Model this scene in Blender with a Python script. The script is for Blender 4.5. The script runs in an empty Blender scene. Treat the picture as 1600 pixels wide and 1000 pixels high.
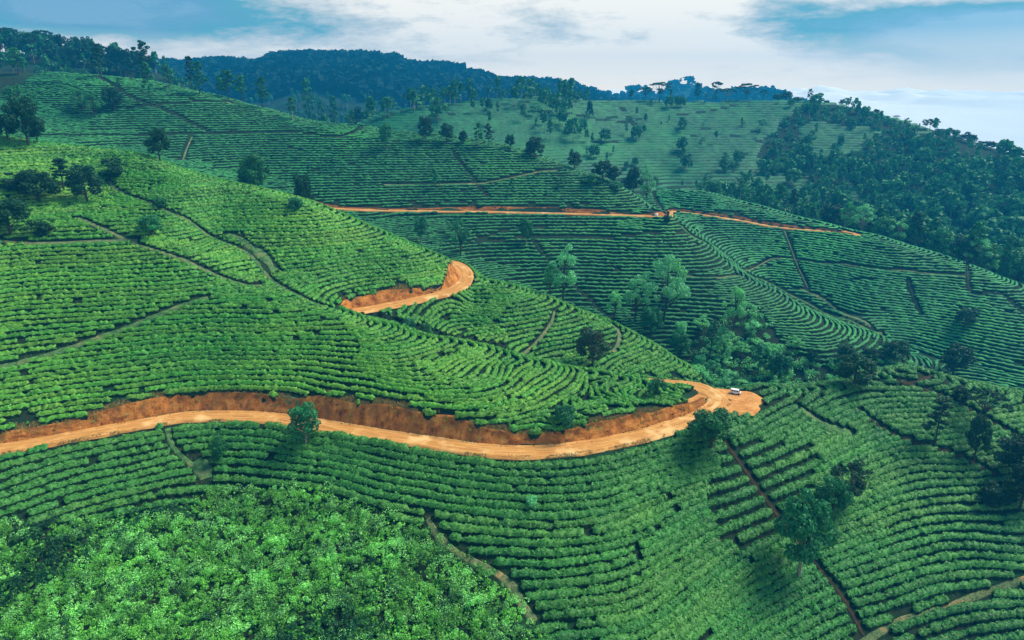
import bpy, math, random
import numpy as np
from mathutils import Vector

random.seed(7)
RNG = np.random.default_rng(7)
SC = bpy.context.scene
COL = SC.collection

# ------------------------------------------------------------------ camera
PITCH = math.radians(18.2)
FPX = 1067.0
CP, SP = math.cos(PITCH), math.sin(PITCH)
cam_d = bpy.data.cameras.new('camera')
cam = bpy.data.objects.new('camera', cam_d)
COL.objects.link(cam)
cam.location = (0, 0, 0)
cam.rotation_euler = (math.radians(90) - PITCH, 0, 0)
cam_d.sensor_width = 36.0
cam_d.lens = FPX / 1600.0 * 36.0
cam_d.clip_start = 0.5
cam_d.clip_end = 20000
SC.camera = cam

# ------------------------------------------------------------------ sky, sun, exposure
SC.view_settings.view_transform = 'Standard'
SC.view_settings.look = 'None'
SC.view_settings.gamma = 1.0
SC.view_settings.exposure = 0.62
SC.view_settings.use_curve_mapping = False
SUN_EL, SUN_AZ = math.radians(52), math.radians(66)      # azimuth from +Y towards +X
world = bpy.data.worlds.new('World'); SC.world = world; world.use_nodes = True
def build_world():
    nt = world.node_tree; N = nt.nodes; L = nt.links
    for n in list(N): N.remove(n)
    out = N.new('ShaderNodeOutputWorld'); bg = N.new('ShaderNodeBackground'); bg.inputs[1].default_value = 0.1
    L.new(bg.outputs[0], out.inputs[0])
    sky = N.new('ShaderNodeTexSky'); sky.sky_type = 'NISHITA'; sky.sun_disc = False
    sky.sun_elevation = SUN_EL; sky.sun_rotation = SUN_AZ
    sky.air_density = 1.0; sky.dust_density = 0.6; sky.ozone_density = 2.0
    tc = N.new('ShaderNodeTexCoord')
    sep = N.new('ShaderNodeSeparateXYZ'); L.new(tc.outputs['Generated'], sep.inputs[0])
    def math_(op, a, b=None, c=None, clamp=False):
        n = N.new('ShaderNodeMath'); n.operation = op; n.use_clamp = clamp
        for i, v in enumerate((a, b, c)):
            if v is None: continue
            if isinstance(v, (int, float)): n.inputs[i].default_value = v
            else: L.new(v, n.inputs[i])
        return n.outputs[0]
    # cloud layer as a plane high above: direction / (height + k)
    k = math_('ADD', sep.outputs[2], 0.22)
    k = math_('MAXIMUM', k, 0.02)
    cx = math_('DIVIDE', sep.outputs[0], k); cy = math_('DIVIDE', sep.outputs[1], k)
    cmb = N.new('ShaderNodeCombineXYZ'); L.new(cx, cmb.inputs[0]); L.new(cy, cmb.inputs[1])
    def noise(scale, det, rough, off):
        n = N.new('ShaderNodeTexNoise'); n.inputs['Scale'].default_value = scale; n.inputs['Detail'].default_value = det
        n.inputs['Roughness'].default_value = rough
        m = N.new('ShaderNodeMapping'); m.inputs['Location'].default_value = off; m.inputs['Scale'].default_value = (1, 1.15, 1)
        L.new(cmb.outputs[0], m.inputs[0]); L.new(m.outputs[0], n.inputs['Vector'])
        return n.outputs[0]
    n1 = noise(0.75, 7, 0.58, CLOUD_OFF); n2 = noise(3.6, 10, 0.7, (3.1, 7.7, 0))
    # openings in the cloud, at their places in the sky
    def blob(px, py, rx, ry, amp):
        d = ray_dir(px, py)
        az0, el0 = math.atan2(d[0], d[1]), math.asin(d[2])
        az = math_('ARCTAN2', sep.outputs[0], sep.outputs[1]); el = math_('ARCSINE', sep.outputs[2])
        a = math_('DIVIDE', math_('SUBTRACT', az, az0), rx); b = math_('DIVIDE', math_('SUBTRACT', el, el0), ry)
        q = math_('ADD', math_('MULTIPLY', a, a), math_('MULTIPLY', b, b))
        return math_('MULTIPLY', math_('EXPONENT', math_('MULTIPLY', q, -1.0)), amp)
    holes = math_('MULTIPLY', math_('SUBTRACT', sep.outputs[2], 0.22, None, True), 1.5)       # unseen overhead cloud thinned on purpose, cutting fill light to deepen shade
    for bl in SKY_HOLES:
        o = blob(*bl); holes = o if holes is None else math_('ADD', holes, o)
    det = math_('ADD', math_('MULTIPLY', n1, 0.6), math_('MULTIPLY', n2, 0.4))
    f = math_('ADD', math_('MULTIPLY', math_('SUBTRACT', det, 0.5), 1.9), math_('MULTIPLY', holes, 1.1))
    # fade the random part towards the horizon
    ramp = N.new('ShaderNodeValToRGB'); L.new(f, ramp.inputs[0])
    els = ramp.color_ramp.elements
    els[0].position = 0.02; els[0].color = CLOUD_WHITE
    els[1].position = 0.60; els[1].color = (0.02, 1.6, 3.1, 1)
    for p_, c_ in ((0.20, CLOUD_GREY), (0.36, CLOUD_TEAL)):
        e = els.new(p_); e.color = c_
    mix = N.new('ShaderNodeMix'); mix.data_type = 'RGBA'
    L.new(math_('MINIMUM', math_('MULTIPLY', math_('SUBTRACT', f, 0.3), 1.2, None, True), 0.45), mix.inputs[0])
    L.new(ramp.outputs[0], mix.inputs[6]); L.new(sky.outputs[0], mix.inputs[7])
    low = N.new('ShaderNodeMix'); low.data_type = 'RGBA'     # the pale cloud bank along the horizon
    L.new(math_('MULTIPLY', math_('ADD', sep.outputs[2], -0.005), 14.0, None, True), low.inputs[0])
    low.inputs[6].default_value = CLOUD_LOW; L.new(mix.outputs[2], low.inputs[7])
    L.new(low.outputs[2], bg.inputs[0])
def ray_dir(px, py):
    v = Vector(((px - 800.0) / FPX, CP + (500.0 - py) / FPX * SP, -SP + (500.0 - py) / FPX * CP)); v.normalize(); return v
CLOUD_OFF = (0.3, 0.9, 0)
CLOUD_LOW = (10.6, 9.0, 6.9, 1); CLOUD_WHITE = (7.7, 7.3, 6.5, 1); CLOUD_GREY = (4.2, 4.7, 4.8, 1); CLOUD_TEAL = (.8, 2.8, 3.5, 1)
SKY_HOLES = [(190, 12, .15, .030, .60), (60, 10, .10, .03, .25), (430, 30, .12, .035, .26), (870, 50, .05, .02, .22), (1000, 62, .045, .010, .18),
             (1575, 62, .085, .032, .85), (1400, 52, .11, .026, .34), (1230, 25, .06, .025, .22), (340, 85, .06, .02, .12)]
build_world()
sun_d = bpy.data.lights.new('sun', 'SUN'); sun_d.energy = 3.9; sun_d.angle = math.radians(26); sun_d.color = (1.0, 0.92, 0.74)
sun = bpy.data.objects.new('sun', sun_d); COL.objects.link(sun)
_sd = Vector((math.sin(SUN_AZ) * math.cos(SUN_EL), math.cos(SUN_AZ) * math.cos(SUN_EL), math.sin(SUN_EL)))
sun.rotation_euler = _sd.to_track_quat('Z', 'Y').to_euler()

# ------------------------------------------------------------------ helpers
def ray(px, py):
    u = (px - 800.0) / FPX
    v = (500.0 - py) / FPX
    return np.array([u, CP + v * SP, -SP + v * CP])

def at(px, py, Y):
    d = ray(px, py)
    return d * (Y / d[1])

def project(x, y, z):
    f = y * CP - z * SP
    up = y * SP + z * CP
    return 800 + FPX * x / f, 500 - FPX * up / f

def mesh_np(name, verts, faces, mat=None, smooth=True, nside=None):
    """verts (n,3) array; faces (m,k) int array"""
    me = bpy.data.meshes.new(name)
    verts = np.ascontiguousarray(verts, dtype=np.float32)
    faces = np.ascontiguousarray(faces, dtype=np.int32)
    m, k = faces.shape
    me.vertices.add(len(verts))
    me.vertices.foreach_set('co', verts.ravel())
    me.loops.add(m * k)
    me.loops.foreach_set('vertex_index', faces.ravel())
    me.polygons.add(m)
    me.polygons.foreach_set('loop_start', np.arange(0, m * k, k, dtype=np.int32))
    if smooth:
        me.polygons.foreach_set('use_smooth', np.ones(m, dtype=bool))
    me.update(calc_edges=True)
    if mat is not None:
        for mm in (mat if isinstance(mat, (list, tuple)) else [mat]):
            me.materials.append(mm)
    return me

def link(name, me, parent=None, **props):
    o = bpy.data.objects.new(name, me)
    COL.objects.link(o)
    if parent is not None:
        o.parent = parent
    for k, v in props.items():
        o[k] = v
    return o

def vnoise(x, y, seed=0):
    """smooth value noise on numpy arrays, range -1..1"""
    xi = np.floor(x).astype(np.int64); yi = np.floor(y).astype(np.int64)
    fx = x - xi; fy = y - yi
    fx = fx * fx * (3 - 2 * fx); fy = fy * fy * (3 - 2 * fy)
    def h(a, b):
        n = (a * 374761393 + b * 668265263 + seed * 974711) & 0x7fffffff
        n = ((n ^ (n >> 13)) * 1274126177) & 0x7fffffff
        n = (n ^ (n >> 16)) & 0xffff
        return n / 32767.5 - 1.0
    return ((h(xi, yi) * (1 - fx) + h(xi + 1, yi) * fx) * (1 - fy)
            + (h(xi, yi + 1) * (1 - fx) + h(xi + 1, yi + 1) * fx) * fy)

def fbm(x, y, seed=0, o=4):
    s = 0; a = 1.0; t = 0
    for i in range(o):
        s = s + a * vnoise(x * 2 ** i + 17 * i, y * 2 ** i - 9 * i, seed + i)
        t += a; a *= 0.5
    return s / t

# ------------------------------------------------------------------ terrain
# control points of the ground: pixel column, pixel row, forward distance
P = []
def c(*rows):
    for r in rows:
        P.append(at(*r))
def raw(px, Y, z):          # hidden ground: column, distance, height
    d = ray(px, 500)
    P.append(np.array([d[0] / d[1] * Y, Y, z]))

# near road line (centre, natural slope ground level)
for _px, _py in ((-250, 735), (-120, 717), (0, 701), (100, 683), (200, 665), (290, 650), (380, 649), (450, 655), (520, 666), (600, 679), (680, 691), (760, 702), (840, 704), (920, 696), (990, 682), (1040, 668)):
    _d = ray(_px, _py); P.append(_d * (-74.9 / _d[2]))
c((1100, 640, 152), (1150, 622, 162), (1190, 618, 166))
# lower slope in front of the road
c((0, 760, 125.8), (0, 800, 120), (200, 740, 134.3), (400, 735, 137.7), (600, 760, 129.7), (800, 780, 123.6), (1000, 790, 125), (1000, 850, 116.6), (1000, 1000, 98.6),
  (850, 900, 108), (1120, 740, 136), (1200, 740, 140), (1200, 850, 125), (1200, 1000, 106), (1300, 690, 155), (1400, 700, 159), (1400, 850, 131.5),
  (1400, 1000, 110), (1600, 1000, 112), (1600, 850, 132), (1600, 720, 157), (1800, 850, 134), (1800, 720, 158), (-250, 790, 112))
# ground under the thicket (the scrub itself stands about 2.5 m above it)
for _px, _py, _Y in ((0, 815, 116), (130, 805, 121), (250, 785, 126), (400, 752, 132), (520, 765, 129), (650, 830, 116), (780, 900, 106), (850, 985, 97), (0, 1000, 90),
                     (200, 900, 106), (200, 1000, 90), (400, 860, 114), (400, 1000, 92), (600, 1000, 91), (600, 900, 105), (750, 1000, 92), (-250, 900, 105)):
    _q = at(_px, _py, _Y); P.append(_q - np.array([0, 0, 2.5]))
raw(300, 55, -92); raw(600, 55, -94); raw(900, 60, -103); raw(1300, 70, -114); raw(-100, 60, -90); raw(1800, 70, -114)
raw(-500, 60, -88); raw(-500, 110, -84); raw(-400, 125, -76)
# upper rim of the cut bank: column, toe row, rim row
for _px, _toe, _top in ((0, 690, 664), (100, 674, 655), (200, 658, 629), (300, 641, 609), (400, 642, 614), (500, 660, 632), (600, 676, 649), (700, 690, 664), (800, 695, 671),
                        (870, 692, 669), (930, 686, 660), (1000, 674, 650), (1050, 660, 641), (1072, 645, 632)):
    _d = ray(_px, _toe); _Yt = -75.2 / (_d[2] / _d[1]); _d = ray(_px, _top); _r = _d[2] / _d[1]
    _s = (-75.2 - _r * _Yt) / (_r - 1.7); P.append(_d * ((_Yt + _s) / _d[1]))
# big near slope above the road
c((0, 600, 151), (0, 500, 171), (0, 380, 198), (0, 290, 224), (0, 218, 252), (-250, 600, 140), (-250, 380, 180), (-250, 180, 240),
  (300, 580, 164), (300, 500, 178), (300, 400, 204), (150, 340, 218), (300, 330, 228), (480, 580, 164), (420, 500, 178),
  (480, 545, 171))
# crest of the near spur, its rounded shoulder, then the hollow behind it
c((540, 488, 186), (620, 512, 184), (700, 531, 182), (756, 541, 181), (800, 554, 178.5), (850, 565, 176), (906, 578, 173.5), (950, 585, 172), (1000, 594, 171), (1066, 604, 168.5), (1084, 621, 161), (1190, 603, 172), (1290, 603, 178))
c((790, 593, 160), (793, 572, 169), (750, 609, 153.5), (919, 594, 167.7), (922, 615, 159), (900, 634, 152), (844, 656, 144.8), (700, 557, 170.5), (675, 575, 163), (720, 583, 161.5), (550, 600, 157.5), (1000, 630, 156), (1040, 615, 163))
raw(700, 188.5, -70); raw(850, 184, -77.5); raw(1000, 184, -84.5); raw(1100, 190, -93); raw(1200, 200, -95); raw(1300, 205, -95)
# gully with path
c((420, 440, 201), (330, 362, 226), (180, 290, 246), (480, 462, 193))
# second spur
c((100, 232, 254), (200, 250, 254), (300, 280, 249), (400, 300, 247), (480, 317, 245), (560, 352, 240), (640, 382, 237), (700, 408, 238),
  (745, 434, 236), (800, 447, 231), (860, 467, 226), (950, 503, 220), (1020, 540, 215), (1100, 588, 210),
  (480, 370, 224), (560, 420, 217), (650, 480, 208), (700, 468, 217), (560, 494, 194), (700, 525, 195), (850, 560, 194), (770, 500, 207), (950, 575, 194), (900, 510, 212))
# rim of the cut on the second spur
for _px, _toe, _top, _z in ((565, 484, 474, -62.6), (600, 474, 457, -62.5), (650, 462, 437, -62.2), (690, 449, 421, -61.4), (706, 438, 412, -60.6)):
    _d = ray(_px, _toe); _Yt = _z / (_d[2] / _d[1]); _d = ray(_px, _top); _r = _d[2] / _d[1]
    _s = (_z - _r * _Yt) / (_r - 1.7); P.append(_d * ((_Yt + _s) / _d[1]))
# behind the second spur
raw(0, 275, -22); raw(200, 285, -31); raw(400, 285, -43); raw(560, 280, -57); raw(700, 268, -68); raw(800, 256, -77); raw(900, 246, -84); raw(1020, 236, -91); raw(1100, 227, -96)
raw(1180, 222, -97)
# third hill: flank, road and crest
c((100, 222, 330), (300, 274, 330), (0, 160, 375), (200, 190, 370), (400, 240, 365), (510, 321, 325), (560, 330, 322), (660, 322, 332), (800, 325, 334), (900, 329, 333), (1000, 335, 330),
  (700, 380, 302), (760, 425, 285), (850, 400, 298), (900, 475, 268), (1000, 520, 250), (1000, 430, 285), (1100, 560, 237), (1100, 480, 263), (1200, 540, 240),
  (1200, 500, 255), (1300, 555, 232), (560, 260, 358), (700, 265, 360), (820, 285, 352), (930, 305, 343))
c((-200, 105, 430), (0, 112, 430), (120, 118, 430), (230, 128, 428), (340, 151, 424), (430, 175, 420), (560, 197, 411), (700, 212, 400), (770, 224, 390), (830, 240, 378),
  (900, 268, 366), (960, 290, 352), (1030, 332, 328), (1090, 375, 312), (1150, 422, 298), (1220, 460, 284), (1280, 492, 272), (1380, 527, 258))
raw(1120, 335, -75); raw(1190, 318, -87); raw(1280, 293, -96); raw(1380, 272, -101); raw(1045, 350, -63)
# behind third hill
raw(0, 470, 4); raw(230, 470, -8); raw(430, 470, -30); raw(560, 455, -34); raw(700, 445, -42); raw(830, 430, -48); raw(950, 400, -57)
# fourth hill
c((1050, 326, 392), (1120, 335, 378), (1200, 346, 366), (1280, 357, 352), (1345, 367, 341), (1200, 440, 325), (1350, 505, 280), (1500, 585, 245), (1600, 600, 235), (1600, 520, 260),
  (1350, 430, 309), (1500, 490, 277), (1750, 600, 232))
c((980, 291, 425), (1100, 301, 408), (1200, 326, 386), (1350, 366, 340), (1500, 411, 310), (1600, 456, 284), (1800, 540, 255))
raw(1100, 440, -68); raw(1200, 425, -77); raw(1350, 385, -88); raw(1500, 350, -98); raw(1600, 325, -100); raw(1800, 300, -104)
# valley right, near spur on the right side
c((1330, 592, 187), (1400, 575, 190), (1470, 588, 187), (1600, 616, 183), (1750, 650, 180))
raw(1400, 212, -97); raw(1500, 220, -103); raw(1600, 216, -104); raw(1750, 215, -106)
# fifth hill
c((880, 262, 490), (1000, 282, 490), (1150, 295, 475), (1300, 340, 450), (1440, 385, 415), (1500, 402, 400), (1600, 442, 370), (1750, 500, 340),
  (1000, 215, 560), (1200, 230, 545), (1400, 280, 490), (1600, 340, 430), (700, 190, 525), (850, 200, 545))
c((590, 183, 535), (700, 163, 570), (780, 157, 590), (860, 152, 612), (1000, 158, 640), (1100, 160, 640), (1190, 158, 632), (1300, 163, 604), (1440, 201, 557), (1520, 226, 525), (1600, 252, 494), (1800, 330, 440))
raw(590, 640, -40); raw(700, 680, -40); raw(860, 730, -45); raw(1000, 760, -45); raw(1190, 740, -50); raw(1300, 700, -50); raw(1440, 640, -60); raw(1600, 570, -75); raw(1800, 510, -90)
# wooded rise top left, behind the third hill
c((-300, 72, 600), (0, 82, 600), (100, 92, 600), (200, 108, 600), (280, 130, 600))
raw(0, 700, 20); raw(200, 700, -5); raw(400, 600, -40); raw(500, 700, -45)
P = np.array(P)
Pn = P / 100.0
def _phi(r2):
    return 0.5 * r2 * np.log(r2 + 1e-12)
_n = len(P)
_d2 = ((Pn[:, None, :2] - Pn[None, :, :2]) ** 2).sum(-1)
_A = np.zeros((_n + 3, _n + 3))
_A[:_n, :_n] = _phi(_d2) + np.eye(_n) * 0.0006
_A[:_n, _n] = 1; _A[:_n, _n + 1:] = Pn[:, :2]
_A[_n, :_n] = 1; _A[_n + 1:, :_n] = Pn[:, :2].T
_b = np.concatenate([Pn[:, 2], np.zeros(3)])
_w = np.linalg.solve(_A, _b)

def tps(x, y):
    x = np.asarray(x, float).ravel() / 100; y = np.asarray(y, float).ravel() / 100
    out = np.empty(len(x))
    for s in range(0, len(x), 40000):
        e = s + 40000
        d2 = (x[s:e, None] - Pn[None, :, 0]) ** 2 + (y[s:e, None] - Pn[None, :, 1]) ** 2
        out[s:e] = _phi(d2) @ _w[:_n] + _w[_n] + x[s:e] * _w[_n + 1] + y[s:e] * _w[_n + 2]
    return out * 100

# raster of the natural ground, 2 m cells, bilinear
GX0, GX1, GY0, GY1, GS = -420.0, 640.0, 30.0, 780.0, 2.0
_gx = np.arange(GX0, GX1 + GS, GS); _gy = np.arange(GY0, GY1 + GS, GS)
_X, _Y = np.meshgrid(_gx, _gy)
HG = tps(_X, _Y).reshape(_X.shape)
HG = HG + 0.35 * fbm(_X / 14, _Y / 14, 3, 3) * np.clip(_Y / 150, .5, 2.0)

def smooth(a, b, t):
    t = np.clip((t - a) / (b - a), 0, 1)
    return t * t * (3 - 2 * t)

def far_h(x, y):
    """ground beyond the surveyed block: valley floor and the blue mountains"""
    base = -60 + 14 * fbm(x / 220, y / 220, 11, 3)
    def ridge(pts, wid):
        px_ = np.interp(x / y * 1000, [p[0] for p in pts], [p[1] for p in pts])
        return px_
    z = base
    return z

# mountains as sheets of ground rising to crest lines: list of (px, py) at distance Y
RIDGES = [
    (1250, 420, [(-500, 110), (0, 120), (200, 100), (255, 96), (330, 94), (400, 90), (450, 93), (480, 83), (540, 81), (600, 82), (640, 88), (662, 98), (700, 95), (730, 103), (780, 121), (870, 127), (905, 142), (960, 165), (1100, 190), (1300, 330), (1800, 600)]),
    (1600, 260, [(-500, 190), (500, 190), (700, 150), (790, 122), (860, 122), (900, 132), (935, 146), (1000, 155), (1060, 148), (1130, 140), (1170, 139), (1195, 152), (1230, 172), (1300, 330), (1900, 600)]),
    (1900, 320, [(-500, 200), (700, 190), (900, 155), (940, 145), (975, 136), (1000, 141), (1018, 131), (1035, 124), (1052, 123), (1064, 133), (1090, 142), (1150, 156), (1230, 180), (1300, 330), (1900, 600)]),
]
def far_ground(x, y):
    x = np.asarray(x, float); y = np.asarray(y, float)
    yy = np.maximum(y, 1.0)
    drop = smooth(0.30, 0.55, x / yy) * smooth(620, 1200, y)          # the land falls away beyond the right hand hill
    base = -62 - 170 * drop
    z = base + 12 * fbm(x / 200, y / 200, 11, 3)
    for (Y, wid, pts) in RIDGES:
        # column of each ground point as seen along the view axis
        pxs = 800 + FPX * (x / yy) * CP
        pyc = np.interp(pxs, [p[0] for p in pts], [p[1] for p in pts])
        v = (500 - pyc) / FPX
        zc = Y * (-SP + v * CP) / (CP + v * SP) - (15 if Y < 1500 else 11)
        Yw = Y + 60 * fbm(x / 300, y / 900, 5, 3)
        t = (y - Yw) / wid
        prof = np.where(t < 0, np.exp(-(t * 1.0) ** 2 * 1.6), np.exp(-(t * 1.0) ** 2 * 1.2))
        spur = 1 - 0.32 * np.abs(fbm(x / 90, y / 400, 21, 3)) * np.clip(np.abs(t) * 4, 0, 1)
        z = np.maximum(z, base + (zc - base) * prof * np.where(t < 0, spur, 1))
    return z

def h0(x, y):
    """natural ground height"""
    x = np.asarray(x, float); y = np.asarray(y, float)
    fx = np.clip((x - GX0) / GS, 0, len(_gx) - 1.001); fy = np.clip((y - GY0) / GS, 0, len(_gy) - 1.001)
    ix = fx.astype(int); iy = fy.astype(int); fx = fx - ix; fy = fy - iy
    g = (HG[iy, ix] * (1 - fx) + HG[iy, ix + 1] * fx) * (1 - fy) + (HG[iy + 1, ix] * (1 - fx) + HG[iy + 1, ix + 1] * fx) * fy
    dx = np.maximum(np.maximum(GX0 - x, x - GX1), 0); dy = np.maximum(y - GY1, 0); dn = np.maximum(GY0 - y, 0)
    t = smooth(0, 180, np.sqrt(dx * dx + dy * dy)) 
    out = g * (1 - t) + far_ground(x, y) * t
    return out - smooth(0, 200, dn) * 10

def hit(px, py, ymin=60, ymax=760):
    """first point of the natural ground met by the sight line through a pixel"""
    d = ray(px, py)
    Ys = np.arange(ymin, ymax, 0.5)
    pts = d[None, :] * (Ys / d[1])[:, None]
    below = pts[:, 2] <= h0(pts[:, 0], pts[:, 1])
    i = np.argmax(below)
    if not below[i]:
        return None
    return pts[i]
#@@TERRAIN_END
# ------------------------------------------------------------------ materials
def newmat(name, rough=0.8, spec=0.2):
    m = bpy.data.materials.new(name); m.use_nodes = True
    b = m.node_tree.nodes['Principled BSDF']
    b.inputs['Roughness'].default_value = rough
    b.inputs['Specular IOR Level'].default_value = spec
    return m, m.node_tree, b

def noise_mat(name, layers, rough=0.8, spec=0.2, bump=None, obj_random=0.0, trans=0.0):
    """layers: list of (scale, (lo, hi), colour_a, colour_b): first sets base, the others mix over it
       each later layer: (scale, (lo, hi), colour) mixed in by its noise mask"""
    m, nt, b = newmat(name, rough, spec)
    N, L = nt.nodes, nt.links
    g = N.new('ShaderNodeNewGeometry')
    def nz(scale, det=4, off=0.0, sq=(1, 1, 1)):
        n = N.new('ShaderNodeTexNoise'); n.inputs['Scale'].default_value = scale; n.inputs['Detail'].default_value = det
        n.inputs['Roughness'].default_value = 0.6
        mp = N.new('ShaderNodeMapping'); mp.inputs['Location'].default_value = (off, off * .7, off * .3); mp.inputs['Scale'].default_value = sq
        L.new(g.outputs['Position'], mp.inputs[0]); L.new(mp.outputs[0], n.inputs['Vector'])
        return n.outputs[0]
    def mask(v, lo, hi):
        r = N.new('ShaderNodeMapRange'); r.inputs[1].default_value = lo; r.inputs[2].default_value = hi
        L.new(v, r.inputs[0]); return r.outputs[0]
    col = None
    for i, l in enumerate(layers):
        mx = N.new('ShaderNodeMix'); mx.data_type = 'RGBA'
        L.new(mask(nz(l[0], 4, i * 13.7), *l[1]), mx.inputs[0])
        if i == 0:
            mx.inputs[6].default_value = (*l[2], 1); mx.inputs[7].default_value = (*l[3], 1)
        else:
            L.new(col, mx.inputs[6]); mx.inputs[7].default_value = (*l[2], 1)
        col = mx.outputs[2]
    if obj_random:
        oi = N.new('ShaderNodeObjectInfo')
        hs = N.new('ShaderNodeHueSaturation')
        r = N.new('ShaderNodeMapRange'); r.inputs[3].default_value = 1 - obj_random; r.inputs[4].default_value = 1 + obj_random
        L.new(oi.outputs['Random'], r.inputs[0]); L.new(r.outputs[0], hs.inputs['Value']); L.new(col, hs.inputs['Color'])
        r2 = N.new('ShaderNodeMapRange'); r2.inputs[3].default_value = 0.485; r2.inputs[4].default_value = 0.515
        mm = N.new('ShaderNodeMath'); mm.operation = 'FRACT'; m3 = N.new('ShaderNodeMath'); m3.operation = 'MULTIPLY'; m3.inputs[1].default_value = 7.3
        L.new(oi.outputs['Random'], m3.inputs[0]); L.new(m3.outputs[0], mm.inputs[0]); L.new(mm.outputs[0], r2.inputs[0]); L.new(r2.outputs[0], hs.inputs['Hue'])
        col = hs.outputs[0]
    L.new(col, b.inputs['Base Color'])
    if trans:
        t = N.new('ShaderNodeBsdfTranslucent'); L.new(col, t.inputs[0])
        ms = N.new('ShaderNodeMixShader'); ms.inputs[0].default_value = trans
        L.new(b.outputs[0], ms.inputs[1]); L.new(t.outputs[0], ms.inputs[2])
        L.new(ms.outputs[0], N['Material Output'].inputs[0])
    if bump:
        bp = N.new('ShaderNodeBump'); bp.inputs['Strength'].default_value = bump[1]; bp.inputs['Distance'].default_value = bump[2]
        L.new(nz(bump[0], 6, 5.0), bp.inputs['Height']); L.new(bp.outputs[0], b.inputs['Normal'])
    return m

M = {}
M['soil'] = noise_mat('plantation_soil', [(0.35, (.35, .65), (.016, .026, .012), (.010, .034, .016)), (0.05, (.5, .62), (.012, .055, .020)), (1.3, (.58, .72), (.055, .028, .014))], .95, .1, (1.5, .5, .4))
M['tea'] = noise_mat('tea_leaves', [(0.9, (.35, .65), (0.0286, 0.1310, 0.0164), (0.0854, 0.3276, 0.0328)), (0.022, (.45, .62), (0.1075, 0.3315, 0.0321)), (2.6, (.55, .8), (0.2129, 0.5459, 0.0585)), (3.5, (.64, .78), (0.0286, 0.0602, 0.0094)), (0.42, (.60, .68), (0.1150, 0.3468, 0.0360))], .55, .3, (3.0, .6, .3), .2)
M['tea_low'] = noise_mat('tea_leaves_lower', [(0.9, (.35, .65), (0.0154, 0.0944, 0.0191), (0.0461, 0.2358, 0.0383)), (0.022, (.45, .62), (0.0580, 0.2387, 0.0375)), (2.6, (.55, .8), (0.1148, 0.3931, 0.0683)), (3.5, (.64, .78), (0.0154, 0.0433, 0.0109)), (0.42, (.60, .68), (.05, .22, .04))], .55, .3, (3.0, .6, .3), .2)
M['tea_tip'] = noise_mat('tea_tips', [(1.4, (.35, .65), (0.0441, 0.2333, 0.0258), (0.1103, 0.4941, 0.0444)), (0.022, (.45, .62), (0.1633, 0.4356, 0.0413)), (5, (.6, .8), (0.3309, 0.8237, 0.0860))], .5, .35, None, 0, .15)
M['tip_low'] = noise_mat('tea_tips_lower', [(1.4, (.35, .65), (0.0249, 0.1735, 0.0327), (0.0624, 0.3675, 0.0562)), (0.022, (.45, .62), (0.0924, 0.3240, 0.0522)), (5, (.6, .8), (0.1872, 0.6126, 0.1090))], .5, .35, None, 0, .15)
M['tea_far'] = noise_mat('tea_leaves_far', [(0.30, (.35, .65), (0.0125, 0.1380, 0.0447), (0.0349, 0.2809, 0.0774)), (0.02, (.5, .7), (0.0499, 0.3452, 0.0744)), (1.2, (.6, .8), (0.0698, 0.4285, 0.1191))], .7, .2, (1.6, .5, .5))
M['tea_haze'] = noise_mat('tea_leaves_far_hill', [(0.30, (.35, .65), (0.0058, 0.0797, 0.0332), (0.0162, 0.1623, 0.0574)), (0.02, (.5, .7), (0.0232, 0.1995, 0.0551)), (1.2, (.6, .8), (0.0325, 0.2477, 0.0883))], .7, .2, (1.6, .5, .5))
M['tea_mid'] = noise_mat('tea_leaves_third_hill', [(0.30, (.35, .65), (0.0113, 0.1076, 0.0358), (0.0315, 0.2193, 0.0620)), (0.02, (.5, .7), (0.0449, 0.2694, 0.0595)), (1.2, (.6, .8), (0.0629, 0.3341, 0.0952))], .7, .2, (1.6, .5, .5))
M['road'] = noise_mat('packed_orange_earth', [(0.35, (.35, .65), (0.4988, 0.1984, 0.0459), (0.6192, 0.2873, 0.0822)), (0.9, (.5, .7), (0.6880, 0.3694, 0.1354)), (2.5, (.58, .72), (0.3612, 0.1300, 0.0290)), (0.3, (.56, .68), (0.3956, 0.1368, 0.0290))], .9, .15, (2.5, .6, .2))
M['bank'] = noise_mat('raw_laterite', [(0.35, (.3, .7), (0.1870, 0.0572, 0.0108), (0.4400, 0.1595, 0.0252)), (1.6, (.5, .68), (0.5060, 0.2200, 0.0450)), (0.7, (.56, .7), (0.1100, 0.0374, 0.0108)), (4.0, (.64, .74), (0.6600, 0.3960, 0.1620))], .95, .1, (1.8, 1.0, .8))
M['grass'] = noise_mat('rough_grass', [(0.8, (.35, .65), (.05, .15, .05), (.13, .26, .09)), (0.25, (.5, .7), (.22, .25, .10)), (3, (.6, .75), (.03, .10, .04))], .9, .1, (3, .8, .4))
M['path'] = noise_mat('trodden_earth', [(0.6, (.35, .65), (.09, .15, .06), (.20, .22, .10)), (2.0, (.5, .65), (.05, .14, .05)), (0.3, (.58, .7), (.38, .24, .10))], .95, .1, (3, .6, .3))
M['ditch'] = noise_mat('ditch_soil', [(0.6, (.35, .65), (.025, .026, .014), (.070, .038, .018)), (3.0, (.55, .7), (.016, .05, .02))], .95, .1, (3, .8, .4))
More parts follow.
